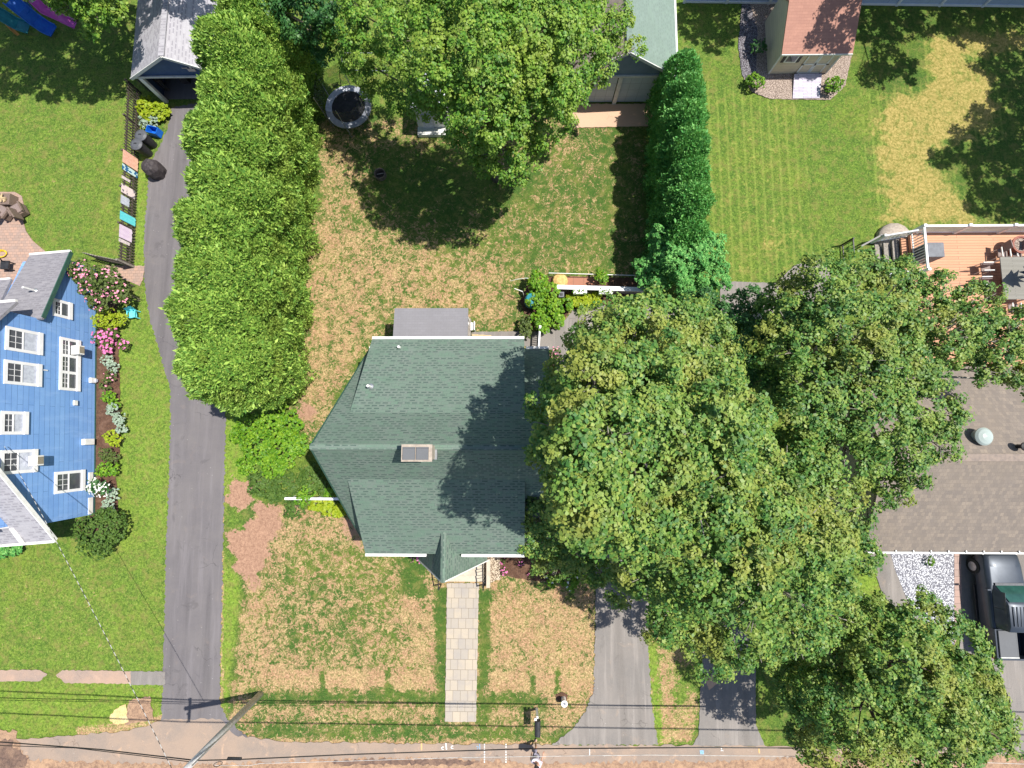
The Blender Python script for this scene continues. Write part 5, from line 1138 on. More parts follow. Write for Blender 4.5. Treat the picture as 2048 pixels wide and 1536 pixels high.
n_ += 2; MB().add(vs, [list(range(n_))[::-1], list(range(n_, 2 * n_))] + [[k, (k + 1) % n_, n_ + (k + 1) % n_, n_ + k] for k in range(n_)]).build('box', 'black_plastic', mbx)
MB().bar((q.x, q.y + .25, 0), (q.x, q.y + .25, .98), .12).build('post', 'white_vinyl', mbx); MB().bar((q.x, q.y + .4, .9), (q.x, q.y - .3, .92), .1, .08).build('arm', 'white_vinyl', mbx); MB().box((q.x - .1, q.y + .36, 1.1), (.12, .12, .1)).build('finial', 'white_vinyl', mbx)
MB().box((q.x, q.y - .43, 1.1), (.27, .03, .26)).build('door', 'black_metal', mbx)

# ================================================================== PICKUP TRUCK
tk = thing('pickup_truck', 'dark metallic pickup truck parked nose-in by the white gravel bed', 'truck', (25.15, -8.9, 0)); cx = 25.15
def loft(st, mat, name, parent, smooth=True, cap=True):
    """stations: (y, [(halfwidth, z)...bottom to top]); mirrored left/right"""
    mb = MB(); n = len(st[0][1]) * 2; vs = []
    for y, pr_ in st:
        vs += [(cx - w_, y, z) for w_, z in pr_] + [(cx + w_, y, z) for w_, z in reversed(pr_)]
    fs = [[i * n + k, i * n + (k + 1) % n, (i + 1) * n + (k + 1) % n, (i + 1) * n + k] for i in range(len(st) - 1) for k in range(n)]
    if cap: fs += [list(range(n))[::-1], [(len(st) - 1) * n + k for k in range(n)]]
    mb.add(vs, fs); return mb.build(name, mat, parent, smooth=True, bevel=.05)
body = loft([(-6.22, [(.60, .42), (.74, .45), (.74, .85), (.55, .95), (.3, .97)]), (-6.36, [(.80, .36), (.92, .45), (.90, .92), (.72, 1.04), (.4, 1.07)]), (-6.9, [(.84, .33), (.98, .45), (.96, .98), (.80, 1.10), (.42, 1.16)]), (-7.65, [(.84, .33), (.97, .45), (.97, 1.02), (.84, 1.17), (.42, 1.21)]), (-7.9, [(.84, .33), (.97, .45), (.98, 1.05), (.88, 1.18), (.4, 1.2)]), (-9.95, [(.84, .33), (.97, .45), (.98, 1.08), (.90, 1.2), (.4, 1.2)])], 'truck_paint', 'body', tk)
cab = loft([(-7.75, [(.82, 1.15), (.70, 1.19), (.3, 1.2)]), (-8.45, [(.86, 1.15), (.68, 1.74), (.3, 1.80)]), (-8.6, [(.86, 1.15), (.67, 1.79), (.3, 1.85)]), (-9.6, [(.86, 1.15), (.67, 1.80), (.3, 1.85)]), (-9.9, [(.86, 1.15), (.68, 1.72), (.3, 1.76)])], 'truck_paint', 'cab', tk)
MB().plate([(cx - .70, -7.78, 1.24), (cx + .70, -7.78, 1.24), (cx + .60, -8.42, 1.79), (cx - .60, -8.42, 1.79)], (0, .65, .76), .02).build('windshield', 'windshield', tk)
for s in (-1, 1):
    for y0, y1 in ((-8.0, -8.78), (-8.86, -9.62)): MB().plate([(cx + s * .885, y0, 1.22), (cx + s * .885, y1, 1.22), (cx + s * .71, y1, 1.70), (cx + s * .71, max(y0, -8.42) if y0 > -8.5 else y0, 1.70)], (s, 0, .35), .02).build('side_window', 'glass', tk)
    MB().box((cx + s * 1.06, -8.0, 1.2), (.2, .1, .15)).build('mirror', 'truck_paint', tk, bevel=.02)
    for y in (-7.05, -10.55):
        w_ = MB().tube([(cx + s * .86, y, .38), (cx + s * 1.0, y, .38)], .38, 24).build('wheel', 'rubber', tk); MB().tube([(cx + s * .99, y, .38), (cx + s * 1.02, y, .38)], .23, 16).build('rim', 'steel', w_)
        MB().tube([(cx + s * .9, y + .46 * math.cos(a), .38 + .46 * math.sin(a)) for a in np.linspace(0, math.pi, 9)], .05, 6).build('fender', 'black_plastic', tk)
    MB().box((cx + s * .72, -6.3, .82), (.3, .1, .14)).build('headlight', 'steel', tk); MB().box((cx + s * .93, -11.42, .95), (.1, .05, .3)).build('tail_light', 'tail_red', tk)
    MB().bar((cx + s * .93, -8.0, .34), (cx + s * .93, -9.8, .34), .12, .05).build('side_step', 'black_plastic', tk)
for i in range(-3, 4): MB().box((cx + i * .17, -9.1, 1.865), (.05, .95, .012)).build('roof_rib', 'truck_paint', tk)
mb = MB(); mb.box((cx, -10.68, .62), (1.7, 1.5, .1))
for s in (-1, 1): mb.box((cx + s * .90, -10.68, .84), (.14, 1.5, .80))
mb.box((cx, -9.98, .84), (1.7, .08, .80)); mb.box((cx, -11.41, .84), (1.9, .08, .80)); mb.build('bed', 'truck_paint', tk, bevel=.02)
MB().box((cx - .40, -10.62, 1.29), (.92, 1.28, .05)).build('bed_cover', 'bed_panel', tk, bevel=.01); MB().box((cx - .40, -11.28, 1.30), (.92, .05, .05)).build('cover_rail', 'beige_trim', tk)
MB().box((cx, -11.52, .48), (1.8, .16, .16)).build('rear_bumper', 'steel', tk, bevel=.02); MB().box((cx, -6.17, .5), (1.5, .12, .18)).build('front_bumper', 'black_plastic', tk, bevel=.02); MB().box((cx, -6.21, .78), (1.0, .06, .2)).build('grille', 'black_plastic', tk)
MB().bar((cx - .72, -7.72, 1.235), (cx + .72, -7.72, 1.235), .12, .03).build('cowl', 'grey_plastic', tk)

# ================================================================== UTILITY POLE AND WIRES
PB = G(521, 1388); PT = 8.6
up = thing('utility_pole', 'tall wooden utility pole at the street end of the long driveway', 'utility pole', (PB.x, PB.y, 0))
MB().tube([(PB.x, PB.y, -.1), (PB.x, PB.y, PT)], [.17, .115], 14).build('shaft', 'pole_wood', up, smooth=True)
MB().bar((PB.x, PB.y - .75, PT - .45), (PB.x, PB.y + .5, PT - .45), .11, .1).build('crossarm', 'pole_wood', up)
for y in (-.7, -.3, .42): MB().lathe((PB.x, PB.y + y, PT - .4), [(.03, 0), (.06, .08), (.04, .12), (.06, .16), (.02, .2)], 10).build('insulator', 'steel', up)
MB().tube([(PB.x + .135, PB.y, .1), (PB.x + .13, PB.y + .02, 5.6)], .03, 6).build('conduit', 'steel', up)
def wire(name, pts, r, mat, label, grp=None, sag=0.0, n=24):
    P = []; pts = [Vector(p) for p in pts]
    for i in range(len(pts) - 1):
        for k in range(n): t_ = k / n; q = pts[i].lerp(pts[i + 1], t_); q.z -= sag * 4 * t_ * (1 - t_); P.append(q)
    P.append(pts[-1]); return solo(MB().tube(P, r, 5), name, mat, label, 'wire', grp)
WA, WB = (-60.0, PB.y), (60.0, PB.y)
def wy(px, py, dy=0.0): return GP(px, py, (-60.0, PB.y + dy), (60.0, PB.y + dy))
lq, rq = wy(0, 1484), wy(2048, 1492)
wire('power_line', [lq + (lq - wy(200, 1499)) * 3, lq, wy(200, 1499), wy(392, 1521), wy(480, 1519), wy(700, 1509), wy(1040, 1498), wy(1400, 1495), wy(1700, 1497), wy(2048, 1506)], .024, 'wire_black', 'thick dark cable crossing low over the street from end to end', None, .0, 4)
wire('power_line', [wy(-300, 1470, -.1), wy(0, 1491, -.1), wy(150, 1496, -.1), wy(392, 1525, -.1)], .016, 'wire_black', 'thin dark cable over the street, left of the pole only', None, .0, 6)
wire('power_line', [wy(430, 1531, -.12), wy(500, 1531, -.12), wy(520, 1527, -.12), wy(700, 1522, -.12), wy(900, 1515.5, -.12), wy(1090, 1512.5, -.12), wy(1300, 1510, -.12), wy(1640, 1513, -.12), wy(2100, 1530, -.12)], .010, 'wire_white', 'pale cable over the street, running right from the pole', None, .0, 4)
for i, (dy, z, lb) in enumerate(((.42, PT - .2, 'high wire casting the upper thin shadow across the front lawns'), (-.7, PT - .2, 'high wire casting the lower thin shadow across the front lawns'))):
    wire('power_line', [(-62, PB.y + dy + 1.4, z + .3), (PB.x, PB.y + dy, z), (46, PB.y + dy - .2, z + .3)], .035, 'wire_black', lb, 'high wires on the crossarm', .55, 20)
hq = GP(4, 893, A_, B_)
wire('service_wire', [(PB.x, PB.y, 6.3), (hq.x + .12, hq.y, hq.z)], .013, 'wire_twist', 'pale twisted service wire slanting from the pole to the blue house', None, .12, 30)
mb = MB(); q = wy(436, 1528); mb.tube([(q.x + .16 * math.cos(k * .5), q.y, q.z + .16 * math.sin(k * .5)) for k in range(40)], .012, 4); solo(mb, 'cable_coil', 'wire_black', 'small coil of black cable beside the utility pole', 'cable coil')
q = wy(469, 1517); mb = MB(); mb.tube([(q.x - .3, q.y, q.z), (q.x + .3, q.y, q.z + .01)], .06, 8); solo(mb, 'splice_case', 'black_plastic', 'black splice case hanging on the dark street cable', 'splice case')

# ================================================================== PERSON
def skin_obj(name, V_, E_, R_, mat, parent, sub=2, root=0):
    me = bpy.data.meshes.new(name); base = parent.location; me.from_pydata([tuple(Vector(v)) for v in V_], E_, []); me.update()
    o = bpy.data.objects.new(name, me); COL.objects.link(o); o.parent = parent
    s = o.modifiers.new('skin', 'SKIN'); s.use_smooth_shade = True; lay = me.skin_vertices[0] if me.skin_vertices else None
    if lay is None:
        bm = bmesh.new(); bm.from_mesh(me); bm.verts.layers.skin.verify(); bm.to_mesh(me); bm.free(); lay = me.skin_vertices[0]
    for i, r in enumerate(R_): lay.data[i].radius = (r, r) if not isinstance(r, tuple) else r; lay.data[i].use_root = (i == root)
    d = o.modifiers.new('sub', 'SUBSURF'); d.levels = sub; d.render_levels = sub; me.materials.append(MATS[mat]); return o
q = G(1071, 1490); pn_ = thing('person', 'person in a white-lavender tee and grey shorts, walking at the road edge by the mailbox', 'person', (q.x, q.y, .02), rz=math.radians(60))
# local space: +x forward, +y left
J = {'pelvis': (0, 0, .92, (.13, .10)), 'waist': (.01, 0, 1.08, (.12, .10)), 'chest': (.02, 0, 1.27, (.15, .11)), 'neckb': (.02, 0, 1.44, .07), 'neck': (.03, 0, 1.50, .055), 'head': (.05, 0, 1.60, .085), 'crown': (.045, 0, 1.69, .07),
     'hl': (0, .09, .88, .09), 'kl': (.20, .10, .50, .06), 'al': (.16, .10, .10, .042), 'tl': (.33, .11, .04, .035), 'hr': (0, -.09, .88, .09), 'kr': (-.02, -.10, .48, .06), 'ar': (-.30, -.10, .16, .042), 'tr': (-.24, -.10, .03, .035),
     'sl': (.0, .18, 1.38, .06), 'el': (-.14, .24, 1.12, .042), 'wl': (-.04, .26, .90, .028), 'pl': (.01, .26, .83, .034), 'sr': (.0, -.18, 1.38, .06), 'er': (.12, -.24, 1.14, .042), 'wr': (.30, -.22, 1.02, .028), 'pr': (.37, -.21, .99, .034)}
nm_ = list(J); Ed = [('pelvis', 'waist'), ('waist', 'chest'), ('chest', 'neckb'), ('neckb', 'neck'), ('neck', 'head'), ('head', 'crown'), ('pelvis', 'hl'), ('hl', 'kl'), ('kl', 'al'), ('al', 'tl'), ('pelvis', 'hr'), ('hr', 'kr'), ('kr', 'ar'), ('ar', 'tr'), ('neckb', 'sl'), ('sl', 'el'), ('el', 'wl'), ('wl', 'pl'), ('neckb', 'sr'), ('sr', 'er'), ('er', 'wr'), ('wr', 'pr')]
V_ = [J[k][:3] for k in nm_]; R_ = [J[k][3] for k in nm_]; E_ = [(nm_.index(a), nm_.index(b)) for a, b in Ed]
for hand, sgn, dirv in (('pl', 1, (.0, 0, -1)), ('pr', -1, (.85, 0, -.5))):
    b = Vector(J[hand][:3]); d = Vector(dirv).normalized(); s = Vector((0, 1, 0)) if hand == 'pr' else Vector((1, 0, 0)); bend = Vector((0, 0, -1)) if hand == 'pr' else Vector((0, -1, 0))
    for i, ln_ in enumerate((.062, .072, .067, .052)):
        k0 = len(V_); a = b + d * .035 + s * (i - 1.5) * .019; V_ += [tuple(a), tuple(a + d * ln_ * .55 + bend * .006), tuple(a + d * ln_ * .95 + bend * .022)]; R_ += [.0095, .009, .008]; E_ += [(nm_.index(hand), k0), (k0, k0 + 1), (k0 + 1, k0 + 2)]
    k0 = len(V_); a = b + s * .035 - d * .005; V_ += [tuple(a), tuple(a + s * .018 + d * .035)]; R_ += [.011, .009]; E_ += [(nm_.index(hand), k0), (k0, k0 + 1)]
bd = skin_obj('body', V_, E_, R_, 'skin', pn_)
sub_ = lambda ks, es, rs: ([J[k][:3] for k in ks], [(ks.index(a), ks.index(b)) for a, b in es], rs)
mid = lambda a, b, t_: tuple(Vector(J[a][:3]).lerp(Vector(J[b][:3]), t_))
J['hem'] = (0, 0, .88, 0); J['ml'] = (*mid('sl', 'el', .62), 0); J['mr'] = (*mid('sr', 'er', .62), 0); J['ql'] = (*mid('hl', 'kl', .8), 0); J['qr'] = (*mid('hr', 'kr', .8), 0)
ks = ['hem', 'waist', 'chest', 'neckb', 'sl', 'ml', 'sr', 'mr']; skin_obj('shirt', *sub_(ks, [('hem', 'waist'), ('waist', 'chest'), ('chest', 'neckb'), ('neckb', 'sl'), ('sl', 'ml'), ('neckb', 'sr'), ('sr', 'mr')], [(.175, .14), (.165, .14), (.205, .165), .115, .10, .085, .10, .085]), 'tee', pn_)
ks = ['pelvis', 'hl', 'ql', 'hr', 'qr']; skin_obj('shorts', *sub_(ks, [('pelvis', 'hl'), ('hl', 'ql'), ('pelvis', 'hr'), ('hr', 'qr')], [(.15, .12), .11, .1, .11, .1]), 'shorts', pn_)
skin_obj('hair', [(.02, 0, 1.63), (.02, 0, 1.69), (-.015, 0, 1.60)], [(0, 1), (0, 2)], [.088, .07, .07], 'hair', pn_)
for s in (1, -1): skin_obj('eye', [(.128, .03 * s, 1.615), (.134, .03 * s, 1.615)], [(0, 1)], [.009, .009], 'black_plastic', pn_, 1)
skin_obj('nose', [(.125, 0, 1.60), (.148, 0, 1.58)], [(0, 1)], [.014, .013], 'skin', pn_, 1); skin_obj('mouth', [(.122, -.02, 1.555), (.126, 0, 1.555), (.122, .02, 1.555)], [(0, 1), (1, 2)], [.007, .008, .007], 'red_pot', pn_, 1)
for a, b in (('al', 'tl'), ('ar', 'tr')): A0 = Vector(J[a][:3]); B0 = Vector(J[b][:3]); skin_obj('shoe', [tuple(A0 - Vector((.03, 0, .05))), tuple(A0.lerp(B0, .5) - Vector((0, 0, .02))), tuple(B0)], [(0, 1), (1, 2)], [.05, .05, .042], 'white', pn_, 1)

# ================================================================== HEDGES
ordn = ['nearest the street', 'second from the street', 'third from the street', 'fourth from the street', 'fifth from the street', 'sixth from the street', 'seventh from the street', 'eighth from the street', 'farthest from the street']
for i, (x, y, h, r) in enumerate(((-13.4, 3.1, 8.0, 1.85), (-13.6, 5.0, 8.4, 1.8), (-13.4, 7.0, 8.2, 1.9), (-13.7, 9.0, 8.4, 1.75), (-13.4, 11.1, 8.1, 1.85), (-13.6, 13.2, 8.3, 1.8), (-13.4, 15.3, 7.9, 1.8), (-13.4, 17.6, 8.3, 1.8), (-13.0, 20.2, 7.4, 1.7))):
    cedar('tall yellow-green arborvitae beside the long driveway, ' + ordn[i] + ' in its row', x, y, h, r, 'leaf_cedar', 'tall arborvitae hedge beside the long driveway', low_r=.72)
on2 = ['nearest the two-bay garage', 'second from the two-bay garage', 'third from the two-bay garage', 'fourth from the two-bay garage', 'fifth from the two-bay garage', 'sixth from the two-bay garage', 'last before the round bushy evergreen']
for i, (y, h, r) in enumerate(((19.0, 4.6, .95), (17.4, 4.9, 1.05), (15.9, 5.0, 1.1), (14.4, 5.1, 1.15), (12.9, 4.9, 1.15), (11.5, 5.0, 1.2), (10.2, 4.4, 1.2))):
    cedar('slender blue-green arborvitae right of the back lawn, ' + on2[i], 8.55 + .06 * math.sin(i * 2), y, h, r, 'leaf_cedar_cool', 'slender arborvitae row right of the back lawn', 300, .15)

# ================================================================== TREES
tree('maple_tree', 'big bright green maple overhanging the back lawn at the top middle', [(760, 40, 7, 1.7), (720, 120, 5.5, 1.0), (800, 190, 4.6, .8), (745, 180, 4.4, .5), (860, 70, 9, 2.0), (870, 160, 7, 1.4), (960, 30, 10, 2.2), (960, 140, 9.5, 2.0), (1070, 60, 9.5, 2.0), (1060, 160, 8.5, 1.9), (1140, 110, 8, 1.6), (1150, 30, 8, 1.3), (1215, 100, 6.2, .65), (1270, 95, 5.6, .4), (1190, 165, 5.5, .4), (1235, 50, 7, .7), (1205, 135, 6, .5), (1165, 200, 5.5, .35), (950, 230, 7.5, 1.5), (1020, 300, 6.2, 1.3), (975, 320, 5.6, .8), (1075, 235, 7, 1.4), (985, 220, 8.5, 1.6), (1110, 200, 6, .9), (930, 110, 10, 1.8), (845, 215, 5, .7), (690, 60, 5.5, 1.0)], (-1.3, 15.2), .32, 'leaf_maple_bright', dens=11)
tree('shade_tree', 'dark leafy tree behind the tall hedge and the trampoline', [(520, 60, 5, .9), (470, -10, 6, 1.0), (600, 30, 6, 1.2), (545, 10, 6, 1.1), (650, 90, 4.5, .9), (680, 20, 6, 1.3), (560, -40, 6.5, 1.5), (625, 100, 3.6, .6), (500, -10, 6, 1.0), (640, -20, 7, 1.4)], (-11.6, 24.5), .22, 'leaf_dark', dens=11)
tree('maple_tree', 'huge maple whose crown covers the right side of the green-roofed house', [(1190, 700, 9, .95), (1135, 765, 10, .85), (1245, 655, 9.5, 1.0), (1315, 655, 10, 1.25), (1178, 985, 15, .95), (1170, 925, 15, .9), (1205, 1035, 14.5, .9), (1188, 865, 15, 1.0), (1190, 780, 13, .9), (1155, 900, 15.5, .7), (1185, 755, 14, .85), (1168, 1005, 15.5, .75), (1390, 670, 9, 1.2), (1240, 720, 11.5, 1.6), (1160, 830, 12.2, 1.3), (1130, 905, 11.5, .9), (1160, 945, 14, 1.0), (1250, 800, 13, 1.6), (1350, 760, 11.8, 1.6), (1260, 900, 13.4, 1.8), (1370, 870, 13, 1.8), (1450, 830, 11, 1.4), (1210, 1030, 11, 1.2), (1290, 1010, 12.6, 1.6), (1390, 980, 12.5, 1.7), (1480, 920, 11, 1.3), (1135, 1000, 13, .75), (1140, 860, 14, .9), (1440, 740, 8, .9)], (5.6, -.4), .42, 'leaf_oak', 'pale_bark', dens=12, twigs=4)
tree('maple_tree', 'broad maple over the two driveways, just below the huge one', [(1510, 1040, 11.5, 1.6), (1600, 960, 9.5, 1.3), (1590, 1070, 10.8, 1.5), (1670, 1030, 8.6, 1.1), (1330, 1110, 10.5, 1.5), (1430, 1110, 11.8, 1.7), (1530, 1160, 11, 1.6), (1640, 1140, 9, 1.3), (1700, 1110, 6.8, .9), (1255, 1120, 7.5, 1.0), (1370, 1210, 8.6, 1.4), (1470, 1230, 9.2, 1.5), (1570, 1240, 8.4, 1.3), (1650, 1220, 7.6, 1.0), (1420, 1300, 6.6, .9), (1520, 1290, 7.2, .7), (1330, 1250, 6, .8), (1240, 1180, 5, .6), (1450, 1325, 5.4, .5)], (9.8, -6.2), .38, 'leaf_oak', 'pale_bark', dens=12, twigs=4)
tree('small_tree', 'low yellowish tree with pale twigs at the front right corner of the green-roofed house', [(1080, 1030, 6.2, .6), (1072, 1000, 6.4, .35), (1100, 1085, 5.2, .8), (1060, 1075, 5.2, .5), (1150, 1100, 4.6, .9), (1190, 1140, 3.6, .7), (1120, 1130, 3.8, .5), (1085, 1130, 4, .35)], (2.7, -5.9), .14, 'leaf_oak', 'pale_bark', dens=14, twigs=6)
tree('shade_tree', 'dark green tree in shadow between the huge maple and the deck tree', [(1470, 690, 6, 1.2), (1540, 640, 5.5, 1.1), (1455, 640, 5, .9), (1560, 720, 6, 1.2), (1400, 620, 4.6, .9), (1510, 770, 6.5, 1.2), (1500, 600, 4, .6)], (11.3, 4.2), .2, 'leaf_dark', dens=12)
tree('maple_tree', 'loose-crowned tree leaning over the deck, with the brown roof and deck showing through gaps', [(1640, 590, 8, 1.42), (1570, 610, 7, 1.06), (1720, 555, 7.5, 1.06), (1800, 560, 6.5, 0.89), (1880, 590, 6, 0.83), (1950, 600, 6, 0.83), (1690, 650, 9, 1.53), (1790, 660, 8, 1.18), (1900, 670, 7.5, 1.06), (2000, 680, 7, 1.06), (1970, 740, 6.5, 0.65), (1600, 690, 8.5, 1.53), (1720, 750, 9, 1.53), (1820, 750, 8, 1.06), (1860, 820, 8, 1.06), (1630, 810, 9, 1.65), (1740, 840, 9, 1.53), (1810, 910, 7.5, 1.06), (1600, 890, 8, 1.18), (1690, 920, 8.5, 1.3), (1785, 975, 6.5, 0.71), (1600, 640, 8, 1.06), (2035, 655, 6.5, 0.9), (2020, 730, 6.5, 0.8), (1940, 690, 6.5, 0.8), (1850, 700, 7, 0.9), (1760, 720, 8, 1.0), (1930, 640, 6, 0.7), (2048, 760, 6, 0.7), (1840, 610, 6, 0.7), (1860, 880, 8, 0.8)], (15.6, 3.0), .3, 'leaf_oak', 'pale_bark', dens=12, twigs=5)
tree('oak_tree', 'round leafy tree in the bottom right corner in front of the pickup truck', [(1740, 1240, 5, 1.1), (1850, 1240, 6, 1.0), (1930, 1300, 6, 1.0), (1800, 1320, 7.5, 1.7), (1690, 1310, 6, 1.2), (1620, 1400, 5.5, 1.2), (1720, 1420, 7, 1.6), (1850, 1410, 7, 1.6), (1950, 1400, 6, 1.1), (1990, 1470, 5, .8), (1900, 1490, 6, 1.2), (1780, 1520, 6, 1.4), (1660, 1490, 5, 1.1), (1600, 1460, 4, .7), (1580, 1350, 4, .8)], (16.6, -11.5), .3, 'leaf_oak', dens=13)
# trees that stand just outside the picture and shade the lawns inside it
def world_tree(label, lobes, base, r0, mat, **k):
    t_ = thing('shade_tree', label, 'tree', (*base, 0)); k['dens'] *= .9; broadleaf('x', t_, lobes, mat, k=30, spread=.34, size=.15, **k); limbs(t_, (*base, 0), lobes, r0); return t_
def SH(px, py, r, h=9.0, hb=0.0): q = G(px, py, hb); return (q.x + .468 * (h - hb), q.y + .09 * (h - hb), h, r)
world_tree('leafy tree in the top left corner, its low branches beside the play set', [SH(0, 70, 1.9), SH(70, 100, 1.8), SH(140, 110, 1.7), SH(210, 110, 1.6), SH(30, 145, 1.4), SH(105, 165, 1.3), SH(175, 165, 1.2), SH(230, 160, 1.2), SH(60, 50, 2.0), SH(160, 40, 2.0), SH(250, 60, 1.6), SH(340, 20, 1.7), SH(-60, 100, 1.9), SH(120, 35, 1.9, 10), SH(40, 10, 1.9, 10), SH(190, 25, 1.8, 10), SH(90, -20, 1.9, 10), SH(285, 15, 1.0, 9, 3), SH(350, 8, 1.1, 9, 3), SH(405, 20, .9, 9, 3), SH(264, 62, .6, 9, 2.3), SH(268, 105, .45, 9, 2.3), (*G(195, 40, 4.0), .8), (*G(150, 5, 4.5), .8), (*G(110, -10, 4.5), .7), (*G(225, 15, 5), .8), (*G(170, 55, 3.0), .5)], (-25.2, 28.4), .3, 'leaf_maple_bright', dens=9)
world_tree('tree behind the white panel fence that shades the shed lawn', [SH(1395, 45, 1.2, 8), SH(1445, 40, 1.3, 8), SH(1430, 85, .6, 7.5), SH(1490, 30, 1.4, 8), SH(1560, 5, 1.4, 8), SH(1650, 20, 1.2, 8), SH(1665, 35, .8, 8, 2.4), SH(1700, 70, .7, 8, 2.2), SH(1640, 70, .4, 8, 2.2), SH(1660, 82, .3, 8, 2.1), SH(1725, 25, .9, 8, 2.4), SH(1735, 45, 1.4, 8), SH(1800, 40, 1.3, 8), SH(1775, 120, 1.0, 7.8), SH(1745, 150, .7, 7.8), SH(1820, 140, .7, 7.8), SH(1860, 35, 1.2, 8), SH(1930, 40, 1.4, 8), SH(1990, 50, 1.4, 8), SH(2040, 70, 1.4, 8)], (20.4, 31.0), .3, 'leaf_maple', dens=9)
world_tree('tree beyond the right edge that shades the golden lawn', [SH(2000, 130, 1.2), SH(2030, 200, 1.3), SH(1935, 300, 1.2), SH(1885, 315, .6), SH(1990, 270, 1.3), SH(1990, 350, 1.4), SH(2035, 400, 1.3), SH(1965, 405, .8), SH(2060, 280, 1.8), SH(2100, 180, 1.8), SH(1960, 230, .5), SH(2120, 350, 2.0)], (36.4, 18.0), .35, 'leaf_maple', dens=9)

# ================================================================== SHRUBS AND FLOWERS
shrub('evergreen', 'broad round dark evergreen at the street end of the slender arborvitae row', [(1360, 520, 3.0, 1.3), (1400, 500, 3.2, 1.1), (1310, 540, 2.0, 1.0), (1420, 555, 2.2, .9), (1330, 480, 2.6, .9), (1380, 570, 1.8, .9), (1300, 575, 1.2, .5)], 'leaf_cedar_cool', 'tree', None, 34, 12, .12, .10)
shrub('flowering_shrub', 'large dark shrub covered in small pink blooms at the corner of the blue house', [(165, 545, 1.7, .65), (205, 560, 1.9, .8), (240, 585, 1.5, .65), (148, 545, 1.5, .35), (200, 600, 1.3, .6), (225, 555, 1.5, .5), (185, 580, 1.7, .6)], 'leaf_olive', flowers=('petal_pink', 20, .075), size=.11)
shrub('box_hedge', 'clipped yellow-green hedge under the blue house wall, below the pink-bloomed shrub', [(203, 640, .5, .42), (222, 646, .5, .44), (240, 640, .5, .4), (215, 630, .5, .4)], 'leaf_lime', 'shrub', None, 45, 8, .05, .08)
shrub('phlox', 'clump of magenta pink flowers against the blue wall', [(200, 676, .5, .34), (225, 668, .5, .32), (248, 690, .45, .3), (215, 692, .4, .34)], 'leaf_olive', 'flowers', None, 34, 7, .06, .08, flowers=('petal_magenta', 26, .12))
for (l_, mt, lb, fl) in (
    ([(215, 722, .35, .32), (228, 735, .3, .3)], 'leaf_silver', 'pale grey-green perennial just below the magenta flowers', None),
    ([(222, 752, .3, .3), (212, 770, .3, .28)], 'leaf_olive', 'brownish perennial level with the white wall lamp', ('petal_pink', 12, .07)),
    ([(220, 795, .35, .34), (230, 808, .3, .3)], 'leaf_bright', 'green leafy perennial in the middle of the blue house flower bed', None),
    ([(228, 820, .45, .36), (240, 838, .45, .34), (244, 858, .4, .3)], 'leaf_silver', 'silvery white-leaved clump in the blue house flower bed', None),
    ([(222, 872, .45, .36), (234, 882, .4, .34)], 'leaf_lime', 'yellow-green spiky clump below the silvery plant', None),
    ([(214, 908, .4, .36), (228, 916, .35, .3)], 'leaf_olive', 'olive brown mound between two green clumps of the blue house bed', None),
    ([(212, 938, .45, .42), (228, 940, .4, .36)], 'leaf_bright', 'bright green mound above the white hydrangea', None),
    ([(192, 972, .8, .36), (206, 978, .8, .38), (184, 978, .7, .22)], 'leaf_dark', 'white hydrangea leaning on the blue wall', ('petal_white', 60, .075)),
    ([(228, 990, .3, .3), (218, 1010, .35, .32), (226, 1028, .3, .26)], 'leaf_silver', 'grey-green ground plant between the hydrangea and the dark round shrub', None)):
    shrub('perennial', lb, l_, mt, 'plant', 'plants along the blue house wall', 40, 7, .06, .09, flowers=fl)
shrub('yew', 'large round dark olive shrub at the front corner of the blue house', [(200, 1062, 1.0, 1.05), (225, 1055, .9, .8), (180, 1060, .9, .7), (205, 1085, .7, .7), (215, 1040, .8, .6)], 'leaf_juniper', dens=30, size=.09)
shrub('leafy_plant', 'bright leafy plants under the front eave of the blue house', [(8, 1100, .3, .35), (32, 1098, .3, .35)], 'leaf_cedar_cool', 'plant', None, 34, 6, .07, .13)
shrub('hosta', 'yellow-green hosta clump beside the small blue garage doorway', [(292, 214, .3, .5), (318, 222, .3, .5), (298, 232, .25, .4), (330, 228, .25, .3)], 'leaf_lime', 'plant', None, 30, 7, .08, .15)
shrub('variegated_plant', 'pale silvery plant between the hosta and the blue recycling tub', [(292, 244, .25, .35), (310, 242, .2, .3)], 'leaf_silver', 'plant', None, 30, 7, .07, .1)
shrub('forsythia', 'large bright green shrub between the long driveway and the green-roofed house', [(500, 850, .8, .8), (545, 842, 1.0, .9), (582, 850, .8, .7), (520, 895, 1.0, .9), (570, 895, 1.2, .9), (495, 930, .6, .5), (600, 890, .8, .55), (550, 930, .9, .7), (480, 870, .5, .5)], 'leaf_bright', dens=34, size=.10)
shrub('juniper', 'low spreading dark green juniper below the large bright shrub', [(525, 965, .5, .7), (575, 968, .6, .8), (625, 958, .6, .7), (655, 975, .5, .45), (550, 990, .4, .5), (590, 1018, .4, .5)], 'leaf_juniper', dens=32, size=.1)
shrub('small_shrub', 'small bright shrub growing through the white rail fence', [(615, 985, .9, .4), (605, 1000, .8, .35), (660, 985, .7, .3)], 'leaf_bright', dens=34, size=.09)
shrub('hosta', 'bright lime hosta row against the left wall of the green-roofed house', [(632, 1010, .25, .32), (655, 1016, .25, .38), (678, 1022, .25, .34)], 'leaf_lime', 'plant', None, 36, 7, .07, .15)
shrub('garden_shrub', 'tall vivid green shrubs at the left of the garden strip, beside the rain barrel', [(1075, 562, 1.0, .55), (1098, 585, .9, .55), (1070, 600, .8, .5), (1105, 615, .7, .6), (1080, 640, .7, .55), (1115, 640, .6, .45), (1090, 655, .6, .3), (1130, 610, .5, .4)], 'leaf_bright', dens=30, size=.13)
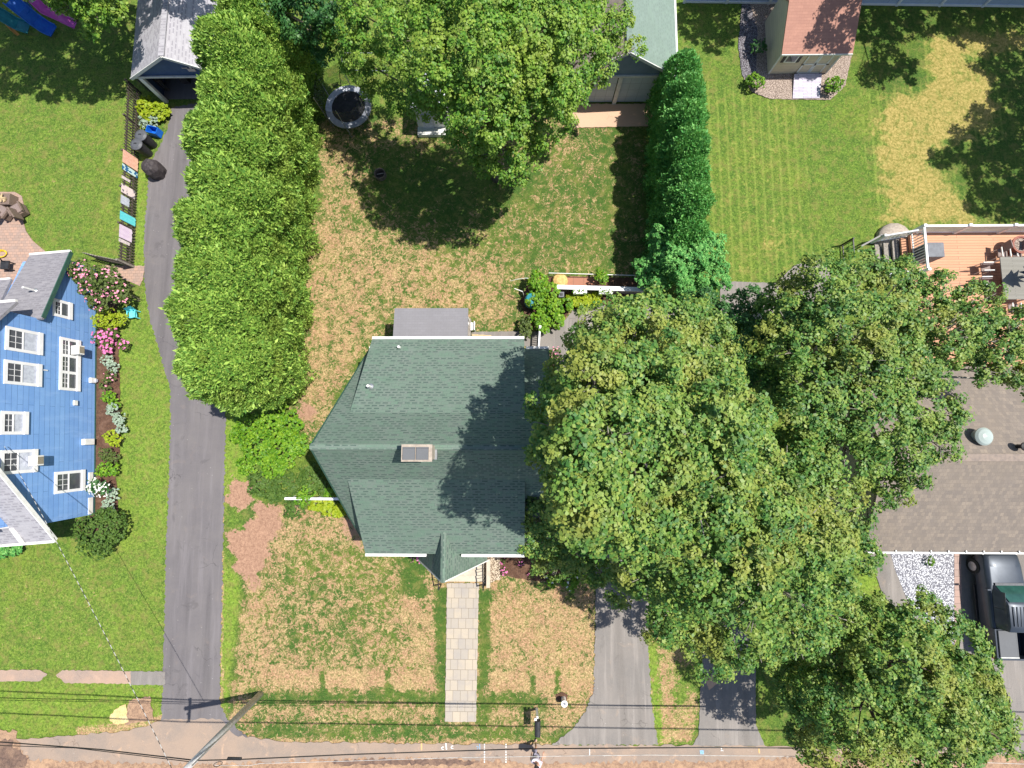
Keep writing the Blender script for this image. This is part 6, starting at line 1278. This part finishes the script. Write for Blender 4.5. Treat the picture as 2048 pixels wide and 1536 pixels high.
shrub('hosta', 'row of yellow-green hostas in front of the white garden fence', [(1145, 602, .3, .36), (1165, 606, .3, .4), (1186, 602, .3, .36), (1160, 592, .35, .3), (1195, 588, .35, .3)], 'leaf_lime', 'plant', None, 34, 7, .08, .18)
shrub('small_shrub', 'small green shrub growing over the back garden fence', [(1204, 556, .7, .35), (1200, 545, .7, .25)], 'leaf_bright', dens=34, size=.09)
shrub('dark_shrub', 'dark purple-brown shrub at the top of the white baluster railing', [(1055, 648, .5, .45), (1050, 665, .4, .35)], 'leaf_olive', dens=34, size=.1)
shrub('small_shrub', 'round yellow-green shrub left of the shed ramp', [(1512, 164, .45, .42), (1505, 160, .4, .35), (1520, 168, .4, .3)], 'leaf_bright', 'shrub', 'round shrubs at the shed', 40, 7, .05, .09)
shrub('small_shrub', 'round yellow-green shrub right of the shed ramp', [(1664, 170, .45, .42), (1673, 166, .4, .35), (1660, 178, .4, .3)], 'leaf_bright', 'shrub', 'round shrubs at the shed', 40, 7, .05, .09)
shrub('small_shrub', 'dark green shrub in the shaded gravel left of the shed', [(1516, 96, .45, .45)], 'leaf_dark', 'shrub', None, 40, 7, .05, .09)
shrub('small_shrub', 'small yellow-green shrub in the white gravel nearest the brown roof', [(1860, 1122, .2, .24)], 'leaf_bright', 'shrub', 'shrubs in the white gravel', 60, 7, .04, .07)
shrub('small_shrub', 'small yellow-green shrub in the white gravel beside the round tree', [(1856, 1196, .25, .3)], 'leaf_bright', 'shrub', 'shrubs in the white gravel', 60, 7, .04, .07)
shrub('hydrangea', 'low leafy shrub with white blooms at the top of the right driveway', [(1105, 1158, .5, .4), (1140, 1162, .5, .45), (1170, 1150, .5, .4), (1195, 1120, .5, .5)], 'leaf_bright', dens=30, size=.11, flowers=('petal_white', 5, .1))
for x, y, lb in ((1006, 1122, 'small pink flowering plant in the mulch, upper left one'), (1042, 1124, 'small pink flowering plant in the mulch, nearest the low yellowish tree'), (1008, 1142, 'small pink flowering plant in the mulch, lowest left one'), (1062, 1150, 'small pink flowering plant in the mulch, at its lower right edge')):
    shrub('flowering_plant', lb, [(x, y, .12, .14)], 'leaf_olive', 'flowers', 'pink flowers in the front mulch bed', 60, 6, .04, .06, stems=False, flowers=('petal_magenta', 60, .07))
shrub('flowering_plant', 'magenta and yellow-green flowers left of the front porch', [(832, 1112, .25, .25), (845, 1120, .2, .2)], 'leaf_bright', 'flowers', None, 50, 6, .04, .07, flowers=('petal_magenta', 40, .08))
shrub('perennial', 'reddish plant on the path beside the right end of the green roof', [(1112, 706, .4, .3), (1108, 722, .3, .25)], 'leaf_olive', 'plant', None, 40, 6, .05, .08, flowers=('petal_pink', 30, .08))
